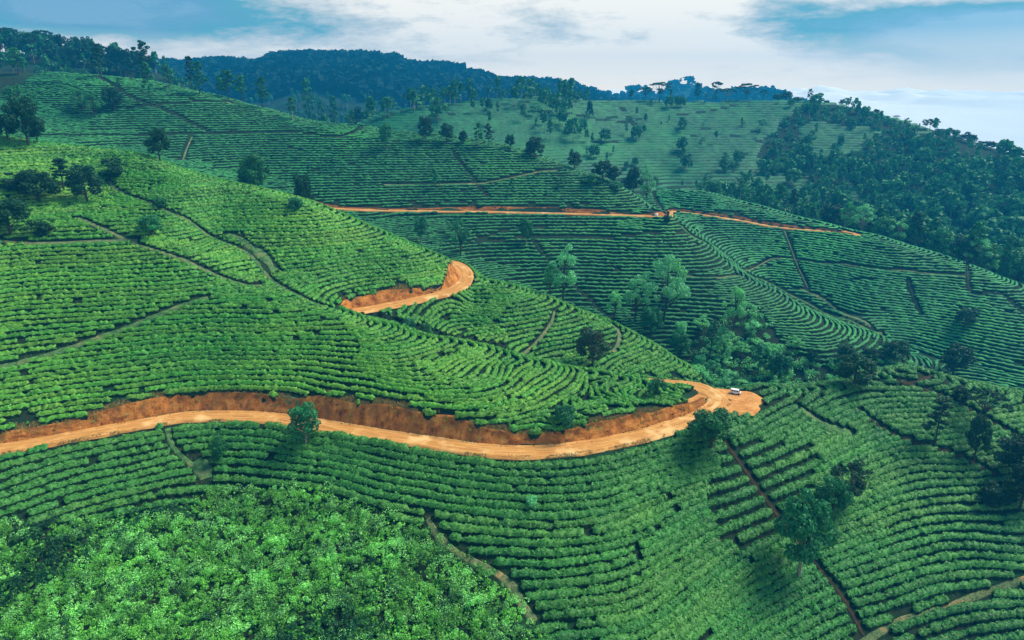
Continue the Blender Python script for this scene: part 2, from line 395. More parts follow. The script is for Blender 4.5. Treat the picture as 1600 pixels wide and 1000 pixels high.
def along_mat(name, stops, su, sv, extra, rough=.9, bump=.5, dist=.2):
    """earth whose streaks run along (road) or down (bank) the surface; uses the mesh's UV"""
    m, nt, b = newmat(name, rough, .12); N, L = nt.nodes, nt.links
    uv = N.new('ShaderNodeUVMap'); mp = N.new('ShaderNodeMapping'); mp.inputs['Scale'].default_value = (su, sv, 1); L.new(uv.outputs[0], mp.inputs[0])
    n1 = N.new('ShaderNodeTexNoise'); n1.inputs['Scale'].default_value = 1; n1.inputs['Detail'].default_value = 6; n1.inputs['Roughness'].default_value = .65; L.new(mp.outputs[0], n1.inputs['Vector'])
    r = N.new('ShaderNodeValToRGB'); L.new(n1.outputs[0], r.inputs[0]); e = r.color_ramp.elements
    e[0].position = stops[0][0]; e[0].color = (*stops[0][1], 1); e[1].position = stops[-1][0]; e[1].color = (*stops[-1][1], 1)
    for p_, c_ in stops[1:-1]:
        q_ = e.new(p_); q_.color = (*c_, 1)
    g = N.new('ShaderNodeNewGeometry'); col = r.outputs[0]
    for sc_, lo, hi, c_ in extra:
        n2 = N.new('ShaderNodeTexNoise'); n2.inputs['Scale'].default_value = sc_; n2.inputs['Detail'].default_value = 5; L.new(g.outputs['Position'], n2.inputs['Vector'])
        mr = N.new('ShaderNodeMapRange'); mr.inputs[1].default_value = lo; mr.inputs[2].default_value = hi; L.new(n2.outputs[0], mr.inputs[0])
        mx = N.new('ShaderNodeMix'); mx.data_type = 'RGBA'; L.new(mr.outputs[0], mx.inputs[0]); L.new(col, mx.inputs[6]); mx.inputs[7].default_value = (*c_, 1); col = mx.outputs[2]
    L.new(col, b.inputs['Base Color'])
    bp = N.new('ShaderNodeBump'); bp.inputs['Strength'].default_value = bump; bp.inputs['Distance'].default_value = dist; L.new(n1.outputs[0], bp.inputs['Height']); L.new(bp.outputs[0], b.inputs['Normal'])
    return m
M['road_along'] = along_mat('rutted_orange_earth', [(.32, (.28, .11, .028)), (.44, (.46, .20, .050)), (.55, (.60, .29, .080)), (.68, (.72, .42, .155))], 7.0, .09, [(.5, .52, .68, (.64, .33, .10)), (1.7, .62, .72, (.40, .17, .05)), (.18, .55, .68, (.76, .46, .19))])
M['bank_down'] = along_mat('eroded_laterite', [(.30, (.10, .034, .009)), (.42, (.30, .098, .018)), (.54, (.50, .185, .032)), (.70, (.62, .29, .075))], 0.42, 1.1, [(.9, .58, .70, (.13, .05, .015)), (3.5, .64, .72, (.62, .38, .18)), (.25, .52, .66, (.30, .12, .028))], .95, 1.0, .6)
M['drygrass'] = noise_mat('dry_rim_grass', [(0.9, (.35, .65), (0.3300, 0.2420, 0.0800), (0.5060, 0.3630, 0.1300)), (2.2, (.5, .66), (0.1100, 0.2200, 0.0600))], .9, .1)
M['bark'] = noise_mat('pale_bark', [(1.5, (.35, .65), (.16, .13, .10), (.36, .33, .27))], .9, .1)
M['bark_dark'] = noise_mat('dark_bark', [(1.5, (.35, .65), (.03, .03, .025), (.08, .07, .05))], .9, .1)
M['tea_stem_shade'] = noise_mat('old_tea_wood_with_shade', [(1.5, (.35, .65), (.006, .022, .010), (.012, .040, .016)), (4.0, (.6, .75), (.030, .022, .012))], .9, .1)  # old wood and leaf, with the shade between rows painted into it
M['ditch_far'] = noise_mat('green_brown_drain', [(0.6, (.35, .65), (.010, .026, .013), (.020, .045, .020)), (0.12, (.55, .65), (.045, .030, .016))], .95, .1)  # darker green-brown soil for the far drains
M['crown'] = noise_mat('tree_leaves', [(0.35, (.35, .65), (0.0173, 0.1259, 0.0498), (0.0407, 0.2799, 0.0913)), (1.1, (.55, .75), (0.0814, 0.4197, 0.1368))], .6, .25, None, .22, .2)
M['crown_teal'] = noise_mat('teal_tree_leaves', [(0.35, (.35, .65), (0.0300, 0.1634, 0.0583), (0.0705, 0.3634, 0.1069)), (1.1, (.55, .75), (0.1410, 0.5450, 0.1603))], .6, .25, None, .22, .2)
M['crown_dark'] = noise_mat('dark_tree_leaves', [(0.35, (.35, .65), (0.0071, 0.0429, 0.0198), (0.0142, 0.0936, 0.0346)), (1.1, (.6, .8), (0.0256, 0.1463, 0.0494))], .6, .2, None, .25, .15)
M['crown_pale'] = noise_mat('pale_tree_leaves', [(0.35, (.35, .65), (0.1152, 0.4212, 0.1676), (0.2421, 0.7275, 0.2793)), (1.1, (.55, .75), (0.4324, 0.9956, 0.4190))], .6, .25, None, .15, .3)
M['crown_rust'] = noise_mat('rust_tree_leaves', [(0.5, (.4, .6), (.030, .050, .024), (.016, .085, .036)), (0.5, (.55, .7), (.10, .045, .03))], .6, .25, None, .15, .2)
M['thicket'] = noise_mat('thicket_leaves', [(0.22, (.36, .62), (0.0542, 0.2100, 0.0368), (0.1764, 0.5949, 0.0797)), (0.9, (.52, .72), (0.3392, 0.8748, 0.1227)), (2.8, (.6, .8), (0.6784, 1.1897, 0.2456)), (0.5, (.60, .72), (0.0407, 0.0980, 0.0215))], .55, .3, None, 0, .25)
M['thicket_pale'] = noise_mat('thicket_leaves_pale', [(0.22, (.36, .62), (0.1045, 0.3329, 0.1087), (0.3392, 0.9433, 0.2357)), (0.9, (.52, .72), (0.6521, 1.3872, 0.3626)), (2.8, (.6, .8), (1.3043, 1.8862, 0.7253)), (0.5, (.60, .72), (0.0782, 0.1555, 0.0636))], .55, .3, None, 0, .25)
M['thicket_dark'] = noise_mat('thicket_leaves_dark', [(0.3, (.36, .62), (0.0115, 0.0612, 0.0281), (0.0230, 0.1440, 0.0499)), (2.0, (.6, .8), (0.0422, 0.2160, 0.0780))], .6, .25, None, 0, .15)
M['forest'] = noise_mat('mountain_forest', [(0.02, (.35, .65), (.006, .024, .018), (.010, .040, .028)), (0.12, (.55, .7), (.016, .060, .040))], .9, .1)
M['white'] = newmat('white_paint', .3, .5)[0]; M['white'].node_tree.nodes['Principled BSDF'].inputs[0].default_value = (.8, .8, .78, 1)
M['glass'] = newmat('dark_glass', .1, .5)[0]; M['glass'].node_tree.nodes['Principled BSDF'].inputs[0].default_value = (.02, .025, .03, 1)
M['rubber'] = newmat('rubber', .8, .3)[0]; M['rubber'].node_tree.nodes['Principled BSDF'].inputs[0].default_value = (.02, .02, .02, 1)
M['steel'] = newmat('steel', .4, .5)[0]; M['steel'].node_tree.nodes['Principled BSDF'].inputs[0].default_value = (.3, .3, .3, 1)
M['amber'] = newmat('red_lens', .3, .5)[0]; M['amber'].node_tree.nodes['Principled BSDF'].inputs[0].default_value = (.4, .03, .02, 1)

# ------------------------------------------------------------------ roads
def level_pts(pix, z):
    out = []
    for px, py in pix:
        d = ray(px, py); k = z / d[2]
        out.append((d[0] * k, d[1] * k, z))
    return out

def densify(pts, ds):
    pts = np.array(pts, float)
    # Catmull-Rom through the points, then even spacing
    q = np.vstack([2 * pts[0] - pts[1], pts, 2 * pts[-1] - pts[-2]])
    out = []
    for i in range(1, len(q) - 2):
        p0, p1, p2, p3 = q[i - 1], q[i], q[i + 1], q[i + 2]
        for t in np.linspace(0, 1, 24, endpoint=False):
            out.append(0.5 * (2 * p1 + (p2 - p0) * t + (2 * p0 - 5 * p1 + 4 * p2 - p3) * t * t + (3 * p1 - p0 - 3 * p2 + p3) * t ** 3))
    out.append(q[-2]); out = np.array(out)
    L = np.concatenate([[0], np.cumsum(np.linalg.norm(np.diff(out[:, :2], axis=0), axis=1))])
    n = max(2, int(L[-1] / ds) + 1); s = np.linspace(0, L[-1], n)
    return np.stack([np.interp(s, L, out[:, k]) for k in range(out.shape[1])], 1)

ZR = -75.2; CUT = 1.7
road1 = level_pts([(-250, 735), (-120, 717), (0, 701), (100, 683), (200, 665), (290, 650), (380, 649), (450, 655), (520, 666), (600, 679), (680, 691), (760, 702), (840, 704), (920, 696), (990, 682), (1040, 668)], ZR)
road1 += [(47, 153.5, -75.2), (53.5, 162, -75.1), (50.5, 170, -75.0), (42, 175, -75.9), (29, 180.5, -77.5), (12, 185, -77.3), (-6, 188, -74.5), (-22, 191.5, -71.5), (-34, 194, -67)]
for _p, _z in (((556, 490), -62.6), ((590, 480), -62.5), ((650, 468), -62.2), ((698, 456), -61.6), ((724, 442), -60.9), ((727, 428), -60.0), ((712, 412), -58.8)):
    road1 += level_pts([_p], _z)
road1 += [(-30, 254, -59.5), (-46, 263, -60), (-75, 268, -58)]
def on_ground(pix, dz=0.0):
    o = []
    for px, py in pix:
        h = hit(px, py); o.append((h[0], h[1], h[2] + dz))
    return o
r3 = [(480, 321), (540, 323), (600, 322), (680, 322), (760, 324), (840, 327), (900, 331), (960, 334), (1005, 336), (1026, 335)]
road3 = []
for (px, py), Y in zip(r3, (325, 323, 325, 329, 331, 332, 331, 329, 327, 325)):
    p_ = at(px, py, Y); road3.append((p_[0], Y, float(h0(p_[0], Y)) - 0.3))
road3 = np.array(road3); road3[:, 2] = np.convolve(np.pad(road3[:, 2], 2, mode='edge'), np.ones(5) / 5, 'valid')
road3 = [tuple(p) for p in road3] + [(75, 330, -56), (78.5, 340, -57.5), (82, 354, -59)]
r4 = [(1052, 327), (1085, 331), (1120, 336), (1165, 342), (1200, 347), (1240, 352), (1280, 358), (1315, 363), (1342, 367)]
road4 = []
for (px, py), Y in zip(r4, (388, 382, 376, 369, 363, 357, 351, 345, 341)):
    p_ = at(px, py, Y); road4.append((p_[0], Y, float(h0(p_[0], Y)) - 0.3))
road4 = [(82, 354, -59.5), (86, 374, -61)] + road4 + [(172, 352, -67)]
ROADS = [(densify(road1, 0.7), 2.7), (densify(road3, 1.2), 1.9), (densify(road4, 1.2), 1.9)]
PLAT = [(55.5, 161.5, 7.6, -75.2), (60.5, 163.5, 4.5, -75.2), (50, 159, 5.5, -75.2)]

def road_field(x, y):
    """signed distance outside the road surface and the road's height there"""
    x = np.asarray(x, float); y = np.asarray(y, float); shp = x.shape; x = x.ravel(); y = y.ravel()
    best = np.full(len(x), 1e9); zr = np.zeros(len(x))
    for c_, w_ in ROADS:
        for s in range(0, len(x), 20000):
            xs_, ys_ = x[s:s + 20000], y[s:s + 20000]
            near = (xs_ > c_[:, 0].min() - 25) & (xs_ < c_[:, 0].max() + 25) & (ys_ > c_[:, 1].min() - 25) & (ys_ < c_[:, 1].max() + 25)
            if not near.any(): continue
            idx = np.nonzero(near)[0]
            d2 = (xs_[idx][:, None] - c_[None, :, 0]) ** 2 + (ys_[idx][:, None] - c_[None, :, 1]) ** 2
            k = d2.argmin(1); d = np.sqrt(d2[np.arange(len(idx)), k]) - w_
            gi = idx + s; b = d < best[gi]
            best[gi[b]] = d[b]; zr[gi[b]] = c_[k[b], 2]
    for cx_, cy_, r_, z_ in PLAT:
        d = np.sqrt((x - cx_) ** 2 + (y - cy_) ** 2) - r_
        b = d < best; best[b] = d[b]; zr[b] = z_
    return best.reshape(shp), zr.reshape(shp)

# 1 m raster of road distance over the near and middle ground
RX0, RY0, RS = -230.0, 100.0, 1.0
_rx = np.arange(RX0, 230, RS); _ry = np.arange(RY0, 410, RS)
_RX, _RY = np.meshgrid(_rx, _ry)
RD, RZ = road_field(_RX, _RY)
RD = np.minimum(RD, 60)
def rlook(x, y, A=None):
    x = np.asarray(x, float); y = np.asarray(y, float)
    fx = np.clip(x - RX0, 0, len(_rx) - 1.001); fy = np.clip(y - RY0, 0, len(_ry) - 1.001)
    ix = fx.astype(int); iy = fy.astype(int); fx = fx - ix; fy = fy - iy
    b = lambda G: (G[iy, ix] * (1 - fx) + G[iy, ix + 1] * fx) * (1 - fy) + (G[iy + 1, ix] * (1 - fx) + G[iy + 1, ix + 1] * fx) * fy
    out = (x < RX0) | (x > _rx[-1]) | (y < RY0) | (y > _ry[-1])
    return np.where(out, 60.0, b(RD)), RZ[np.round(fy + iy).astype(int), np.round(fx + ix).astype(int)]

def carve(h, sd, zr):
    s = np.maximum(sd, 0)
    up = zr + CUT * s; dn = zr - 0.9 * s
    r = np.clip(h, dn, up)
    return np.where(sd < 20, np.where(sd <= 0, zr, r), h)

def HF(x, y):
    """finished ground: natural ground cut and filled for the roads"""
    h = h0(x, y); sd, zr = rlook(x, y)
    return carve(h, sd, zr)

def HT(x, y):
    """ground sheet height: sits under the road and the cut banks"""
    h = h0(x, y); sd, zr = rlook(x, y)
    f = carve(h, sd, zr)
    cut = (h - f > 0.02) & (sd < 12)
    f = np.where(sd < 0.3, f - 0.35, f)
    return np.where(cut & (sd >= 0.3), f - np.clip((h - f) * 0.5, 0, 0.7), f)

# ------------------------------------------------------------------ ground sheet
def axis(segs):
    o = []
    for a, b, s in segs: o += list(np.arange(a, b, s))
    return np.array(o + [segs[-1][1]])
def grid_obj(name, xs, ys, fn, mat):
    X, Y = np.meshgrid(xs, ys); Z = fn(X, Y)
    i = np.arange(X.size).reshape(X.shape)
    F = np.stack([i[:-1, :-1], i[:-1, 1:], i[1:, 1:], i[1:, :-1]], -1).reshape(-1, 4)
    return link(name, mesh_np(name, np.stack([X.ravel(), Y.ravel(), Z.ravel()], 1), F, mat), kind='structure')
grid_obj('ground', axis([(-1900, -420, 40), (-420, -160, 5), (-160, 190, 1.5), (190, 640, 5), (640, 1900, 40)]),
         axis([(-500, 40, 36), (40, 290, 1.5), (290, 420, 2.5), (420, 760, 6), (760, 980, 20)]), HT, M['soil'])
far_x = axis([(-1900, -1200, 40), (-1200, 1300, 14), (1300, 1900, 40)])
grid_obj('mountains', far_x, axis([(965, 2080, 14)]), lambda x, y: far_ground(x, y) + 3.0 * fbm(x / 18, y / 18, 77, 3) * (y > 1000), M['forest'])

# the low cloud that fills the lowlands beyond, out to the horizon
M['cloud'] = noise_mat('low_cloud', [(0.002, (.35, .65), (.86, .86, .86), (.90, .90, .90))], 1.0, 0.0)
grid_obj('low_cloud', axis([(-9000, -2000, 500), (-2000, 1000, 150), (1000, 9000, 80), (9000, 12000, 500)]), axis([(2150, 3400, 40), (3400, 9000, 150), (9000, 16000, 500)]),
         lambda x, y: -325 * (2150 / y) ** 1.25 + 230 * np.maximum(fbm(x / 900, y / 1500, 57, 4) + .12, 0) * smooth(4200, 7000, y) + 7 * fbm(x / 170, y / 170, 52, 4), M['cloud'])

# ------------------------------------------------------------------ road surface and cut banks
def ribbon(name, c_, w_, mat, up=0.05):
    t = np.gradient(c_[:, :2], axis=0); t /= np.linalg.norm(t, axis=1)[:, None] + 1e-9
    nrm = np.stack([-t[:, 1], t[:, 0]], 1)
    lat = np.array([-1.16, -1, -.8, -.62, -.45, -.3, -.12, .12, .3, .45, .62, .8, 1, 1.16]) * w_
    prof = np.array([-.5, 0, .06, -.05, -.09, -.03, .05, .05, -.03, -.09, -.05, .04, 0, -.5])
    V = np.zeros((len(c_), len(lat), 3))
    for j, (l, p) in enumerate(zip(lat, prof)):
        wob = 1 + 0.10 * vnoise(np.arange(len(c_)) / 5.0, np.full(len(c_), j // 7 * 9.0), 4)
        V[:, j, :2] = c_[:, :2] + nrm * (l * wob)[:, None]
        V[:, j, 2] = c_[:, 2] + up + p + 0.035 * vnoise(V[:, j, 0] * 1.3, V[:, j, 1] * 1.3, 8)
    n, k = len(c_), len(lat); i = np.arange(n * k).reshape(n, k)
    UV = np.stack(np.broadcast_arrays(lat[None] / w_, (np.arange(n) * .7)[:, None]), -1).reshape(-1, 2)
    F = np.stack([i[:-1, :-1], i[1:, :-1], i[1:, 1:], i[:-1, 1:]], -1).reshape(-1, 4)
    me = mesh_np(name, V.reshape(-1, 3), F, mat); set_uv(me, UV)
    return link(name, me, kind='structure')

def set_uv(me, UV):
    l = me.uv_layers.new(name='uv'); ix = np.empty(len(me.loops), np.int32); me.loops.foreach_get('vertex_index', ix)
    l.data.foreach_set('uv', UV[ix].astype(np.float32).ravel())

def bank(name, c_, w_, side, mat, rimmat, i0=0, i1=None, minh=0.5):
    c_ = c_[i0:i1]
    t = np.gradient(c_[:, :2], axis=0); t /= np.linalg.norm(t, axis=1)[:, None] + 1e-9
    nrm = np.stack([-t[:, 1], t[:, 0]], 1) * side
    # march outward until the cut meets the slope
    s = np.arange(0.0, 9.0, 0.15)
    X = c_[:, 0:1] + nrm[:, 0:1] * (w_ + s); Y = c_[:, 1:2] + nrm[:, 1:2] * (w_ + s)
    gap = h0(X, Y) - (c_[:, 2:3] + CUT * s)
    top = np.where((gap <= 0).any(1), s[(gap <= 0).argmax(1)], 9.0)
    top = np.convolve(np.pad(top, 3, mode='edge'), np.ones(7) / 7, 'valid')
    K = 11; V = np.zeros((len(c_), K + 1, 3)); 
    for j in range(K + 1):
        f = min(j, K - 1) / (K - 1)
        ss = top * f + (0.9 if j == K else 0)
        x = c_[:, 0] + nrm[:, 0] * (w_ - 0.25 + ss); y = c_[:, 1] + nrm[:, 1] * (w_ - 0.25 + ss)
        z = np.minimum(c_[:, 2] + CUT * ss, h0(x, y)) + 0.08
        rough = math.sin(math.pi * f) * 0.9 + 0.05
        nn = (fbm(x / 1.3, y / 1.3, 31, 4) + .8 * fbm(x / 4.5, y / 4.5, 33, 2)) * rough * np.clip(top / 2, .2, 1)
        gul = np.abs(vnoise(np.arange(len(c_)) / 3.1, np.full(len(c_), f * 1.2), 55)) * rough * 0.5
        x = x + nrm[:, 0] * (nn * .6 + gul); y = y + nrm[:, 1] * (nn * .6 + gul)
        if j == 0: z = c_[:, 2] - 0.1
        if j == K: z = h0(x, y) - 0.4
        elif j == K - 1: z = h0(x, y) + 0.12
        V[:, j] = np.stack([x, y, z + (nn * .25 if 0 < j < K - 1 else 0)], 1)
    n, k = V.shape[:2]; i = np.arange(n * k).reshape(n, k)
    F = np.stack([i[:-1, :-1], i[1:, :-1], i[1:, 1:], i[:-1, 1:]], -1)
    ok = ((top[:-1] + top[1:]) * 0.5 * CUT > minh)
    F = F[ok].reshape(-1, 4)
    me = mesh_np(name, V.reshape(-1, 3), F, mat); set_uv(me, np.stack(np.broadcast_arrays((np.arange(n) * .7)[:, None], (np.arange(k) / k * 2.0)[None]), -1).reshape(-1, 2))
    link(name, me, kind='structure')
    return c_, nrm, top

c1 = ROADS[0][0]
ribbon('dirt_road', c1, 2.7, M['road_along'])
_split = int(np.argmin(((c1[:, :2] - np.array([53, 163])) ** 2).sum(1)))
B1 = bank('cut_bank', c1, 2.7, 1, M['bank_down'], None, 0, _split - 6)
_s2 = int(np.argmin(((c1[:, :2] - np.array([-34, 191])) ** 2).sum(1)))
B2 = bank('cut_bank', c1, 2.7, 1, M['bank_down'], None, _split + 12, None)
c3, c4 = ROADS[1][0], ROADS[2][0]
ribbon('dirt_road', c3, 1.9, M['road_along']); B3 = bank('cut_bank', c3, 1.9, 1, M['bank_down'], None)
ribbon('dirt_road', c4, 1.9, M['road_along']); B4 = bank('cut_bank', c4, 1.9, 1, M['bank_down'], None)
# turning place on the nose of the spur
def turning_place():
    a = np.linspace(0, 2 * math.pi, 64, endpoint=False)
    V = [(56.0, 162.0, ZR + 0.09)]
    rings = 12; rad = []
    for t in a:
        r = 0
        for cx_, cy_, r_, _ in PLAT:
            dx, dy = math.cos(t), math.sin(t); ox, oy = 56.0 - cx_, 162.0 - cy_
            b_ = ox * dx + oy * dy; cc = ox * ox + oy * oy - r_ * r_; disc = b_ * b_ - cc
            if disc > 0: r = max(r, -b_ + math.sqrt(disc))
        rad.append(r)
    for k in range(1, rings + 2):
        for t, r in zip(a, rad):
            f = min(k, rings) / rings
            rr = (r + .35 * math.sin(5 * t) + .25 * math.sin(11 * t + 1)) * f + (0.8 if k > rings else 0)
            x, y = 56.0 + rr * math.cos(t), 162.0 + rr * math.sin(t)
            V.append((x, y, ZR + 0.09 + 0.04 * float(vnoise(np.array(x * 1.1), np.array(y * 1.1), 9)) - (0.6 if k > rings else 0)))
    n = 64; F4 = []
    for k in range(rings):
        for i in range(n):
            F4.append((1 + k * n + i, 1 + (k + 1) * n + i, 1 + (k + 1) * n + (i + 1) % n, 1 + k * n + (i + 1) % n))
    me = bpy.data.meshes.new('turning_place')
    me.from_pydata(V, [], [tuple(reversed(f)) for f in F4] + [(0, 1 + i, 1 + (i + 1) % n) for i in range(n)])
    me.polygons.foreach_set('use_smooth', [True] * len(me.polygons)); me.materials.append(M['road'])
    link('turning_place', me, kind='structure')
turning_place()

# ------------------------------------------------------------------ footpaths, ditches
def path_pts(pix, ds=1.0, ymin=60):
    pts = [hit(px, py, ymin) for px, py in pix]
    pts = [p for p in pts if p is not None]
    return densify(np.array(pts)[:, :2], ds)
PATHS = [ # pixels along the path, half width, material, least distance
    ([(170, 285), (215, 312), (260, 332), (300, 350), (345, 378), (390, 400), (425, 440), (470, 465), (530, 487)], .9, 'grass'),
    ([(355, 368), (375, 374), (395, 392)], 1.8, 'grass'), ([(398, 390), (415, 405), (430, 425)], 2.4, 'grass'),
    ([(120, 342), (160, 358), (200, 378), (265, 400), (330, 428), (385, 447), (410, 447)], .9, 'path'),
    ([(0, 577), (60, 560), (110, 545), (180, 522), (240, 498), (285, 478), (325, 466)], 1.2, 'grass'),
    ([(0, 378), (80, 381), (170, 378), (215, 377)], 1.1, 'path'),
    ([(815, 556), (845, 528), (862, 505), (866, 488)], .7, 'path'), ([(958, 552), (968, 532), (964, 515), (950, 505)], 1.0, 'path'),
    ([(262, 672), (270, 700), (295, 725), (322, 742)], .8, 'grass'), ([(305, 722), (318, 735), (322, 750)], 2.8, 'grass'),
    ([(668, 812), (690, 845), (725, 872), (765, 893), (797, 915), (815, 945), (835, 975)], 1.4, 'path'),
    ([(1340, 1010), (1400, 975), (1450, 958), (1530, 933), (1610, 905)], .9, 'path'),
    ([(1132, 690), (1165, 738), (1210, 800), (1250, 850), (1280, 890), (1315, 935), (1350, 995)], .75, 'ditch'),
    ([(830, 372), (850, 400), (900, 450), (970, 512)], .5, 'ditch'), ([(440, 620), (470, 628), (490, 632)], .8, 'path'),
    ([(1062, 352), (1085, 372), (1130, 400), (1165, 428), (1195, 440), (1240, 465), (1290, 492), (1340, 508), (1378, 522)], 1.6, 'grass'),
    ([(1250, 452), (1290, 472), (1330, 496), (1360, 512)], 1.0, 'path'),
    ([(1225, 362), (1240, 400), (1262, 450)], .7, 'path'), ([(1130, 405), (1200, 408), (1300, 414), (1360, 421), (1440, 428), (1508, 433)], .8, 'path'),
    ([(1418, 440), (1430, 475), (1440, 495)], .6, 'ditch'), ([(1513, 405), (1511, 432), (1560, 460), (1600, 490)], .5, 'ditch'),
    ([(735, 378), (800, 360), (850, 358)], .5, 'ditch'), ([(745, 380), (850, 372), (1000, 368), (1085, 372)], .7, 'ditch'),
    ([(1060, 432), (1110, 435), (1160, 433)], .7, 'path'),
    ([(150, 120), (200, 150), (270, 178), (300, 195), (330, 210)], .9, 'ditch'), ([(200, 170), (260, 165), (345, 161)], .9, 'ditch'),
    ([(70, 213), (200, 213), (330, 212), (450, 208), (560, 204), (610, 204)], 1.0, 'ditch'),
    ([(600, 290), (680, 290), (735, 288), (800, 278), (870, 267)], .9, 'path'), ([(705, 235), (735, 275), (765, 312)], .35, 'ditch'),
    ([(285, 252), (292, 232), (300, 215)], 1.0, 'path'),
    ([(345, 148), (355, 160), (362, 163)], 3.0, 'path'),
    ([(1400, 592), (1430, 605), (1480, 625), (1540, 655), (1600, 690)], .6, 'ditch'), ([(1395, 597), (1425, 600), (1465, 588)], .5, 'ditch'),
    ([(1340, 640), (1380, 672), (1430, 692), (1500, 715), (1560, 745)], .6, 'ditch'),
    ([(1250, 640), (1285, 665), (1330, 680)], 1.6, 'grass'),
    ([(800, 172), (880, 178), (960, 190), (1000, 188)], 1.1, 'ditch'), ([(885, 192), (930, 190), (958, 184)], 1.1, 'ditch'),
    ([(970, 165), (980, 182), (1000, 208)], 1.1, 'ditch'), ([(850, 228), (920, 225), (985, 219)], 1.1, 'ditch'),
    ([(1235, 275), (1300, 276), (1340, 274)], 1.0, 'path'), ([(1060, 180), (1120, 172), (1150, 165)], 1.0, 'ditch'),
]
PATHW = []
for pix, hw, mt in PATHS:
    q = path_pts(pix); PATHW.append((q, hw, mt))
SCALEW = .5
def strip(name, q, hw, mat):
    t = np.gradient(q, axis=0); t /= np.linalg.norm(t, axis=1)[:, None] + 1e-9
    nrm = np.stack([-t[:, 1], t[:, 0]], 1); lat = np.array([-1.35, -1, -.5, 0, .5, 1, 1.35])
    V = np.zeros((len(q), 7, 3))
    wv = hw * SCALEW * (.5 if q[:, 1].mean() > 300 else 1) * (1 + .5 * vnoise(np.arange(len(q)) / 3.3, np.full(len(q), hw * 7), 3)) + .12
    for j in range(7):
        V[:, j, :2] = q + nrm * (lat[j] * wv)[:, None]
        V[:, j, 2] = HF(V[:, j, 0], V[:, j, 1]) + (0.14 + .04 * vnoise(V[:, j, 0], V[:, j, 1], 2) if 0 < j < 6 else -0.5)
    n, k = V.shape[:2]; i = np.arange(n * k).reshape(n, k)
    F = np.stack([i[:-1, :-1], i[1:, :-1], i[1:, 1:], i[:-1, 1:]], -1).reshape(-1, 4)
    link(name, mesh_np(name, V.reshape(-1, 3), F, mat), kind='structure')
for q, hw, mt in PATHW:
    strip({'grass': 'grass_path', 'path': 'footpath', 'ditch': 'drain'}[mt], q, hw, M['ditch_far' if mt == 'ditch' and q[:, 1].mean() > 230 else mt])

# distance to the nearest path, 1 m raster (0..12 m) by stamping
PX0, PY0 = -260.0, 60.0
PD = np.full((int(700 - PY0), int(420 - PX0)), 12.0)
for q, hw, mt in PATHW:
    for x, y in q[::1]:
        ix, iy = int(x - PX0), int(y - PY0)
        a0, a1, b0, b1 = max(iy - 6, 0), min(iy + 7, PD.shape[0]), max(ix - 6, 0), min(ix + 7, PD.shape[1])
        if a0 >= a1 or b0 >= b1: continue
        yy, xx = np.mgrid[a0:a1, b0:b1]
        d = np.hypot(xx + PX0 - x, yy + PY0 - y) - hw * .45
        PD[a0:a1, b0:b1] = np.minimum(PD[a0:a1, b0:b1], d)
def pdist(x, y):
    fx = np.clip(x - PX0, 0, PD.shape[1] - 1.001); fy = np.clip(y - PY0, 0, PD.shape[0] - 1.001)
    ix = fx.astype(int); iy = fy.astype(int); fx = fx - ix; fy = fy - iy
    return (PD[iy, ix] * (1 - fx) + PD[iy, ix + 1] * fx) * (1 - fy) + (PD[iy + 1, ix] * (1 - fx) + PD[iy + 1, ix + 1] * fx) * fy

def world_poly(pix, ymin=60):
    return np.array([(p[0], p[1]) if len(p) == 2 and False else (hit(p[0], p[1], ymin)[:2] if len(p) == 2 else at(*p)[:2]) for p in pix])
def inside(x, y, poly):
    r = np.zeros(np.shape(x), bool); n = len(poly)
    for i in range(n):
        x1, y1 = poly[i]; x2, y2 = poly[(i + 1) % n]
        cnd = ((y1 > y) != (y2 > y))
        with np.errstate(divide='ignore', invalid='ignore'):
            xi = (x2 - x1) * (y - y1) / (y2 - y1 + 1e-12) + x1
        r ^= cnd & (x < xi)
    return r

# the scrub knoll in front, the scrub in the valley, and the wooded ground
KNOLL = np.array([(-170, 40), (-140, 113)] + [tuple(at(px, py, Y)[:2]) for px, py, Y in
        [(0, 812, 117), (130, 805, 121.5), (240, 785, 126), (330, 760, 130), (400, 748, 133), (520, 762, 130), (590, 790, 124), (650, 826, 117), (700, 850, 112.5), (760, 893, 107.5), (800, 920, 104), (830, 985, 98)]] + [(9, 80), (12, 40)])
VALLEY = np.array([tuple(at(px, 500, Y)[:2]) for px, Y in [(1085, 245), (1090, 222), (1100, 208), (1150, 200), (1200, 198), (1320, 200), (1400, 202), (1500, 207), (1600, 204), (1720, 202), (1720, 224), (1600, 226), (1500, 234), (1400, 243), (1300, 226), (1230, 238), (1180, 262), (1110, 255)]])
W5 = np.array([tuple(at(px, 300, Y)[:2]) for px, Y in [(1085, 425), (1160, 480), (1190, 560), (1240, 600), (1330, 590), (1440, 545), (1600, 480), (1900, 430), (1900, 290), (1600, 302), (1500, 328), (1350, 360), (1200, 404)]])
LEAFD = {0: 26, 1: 17}
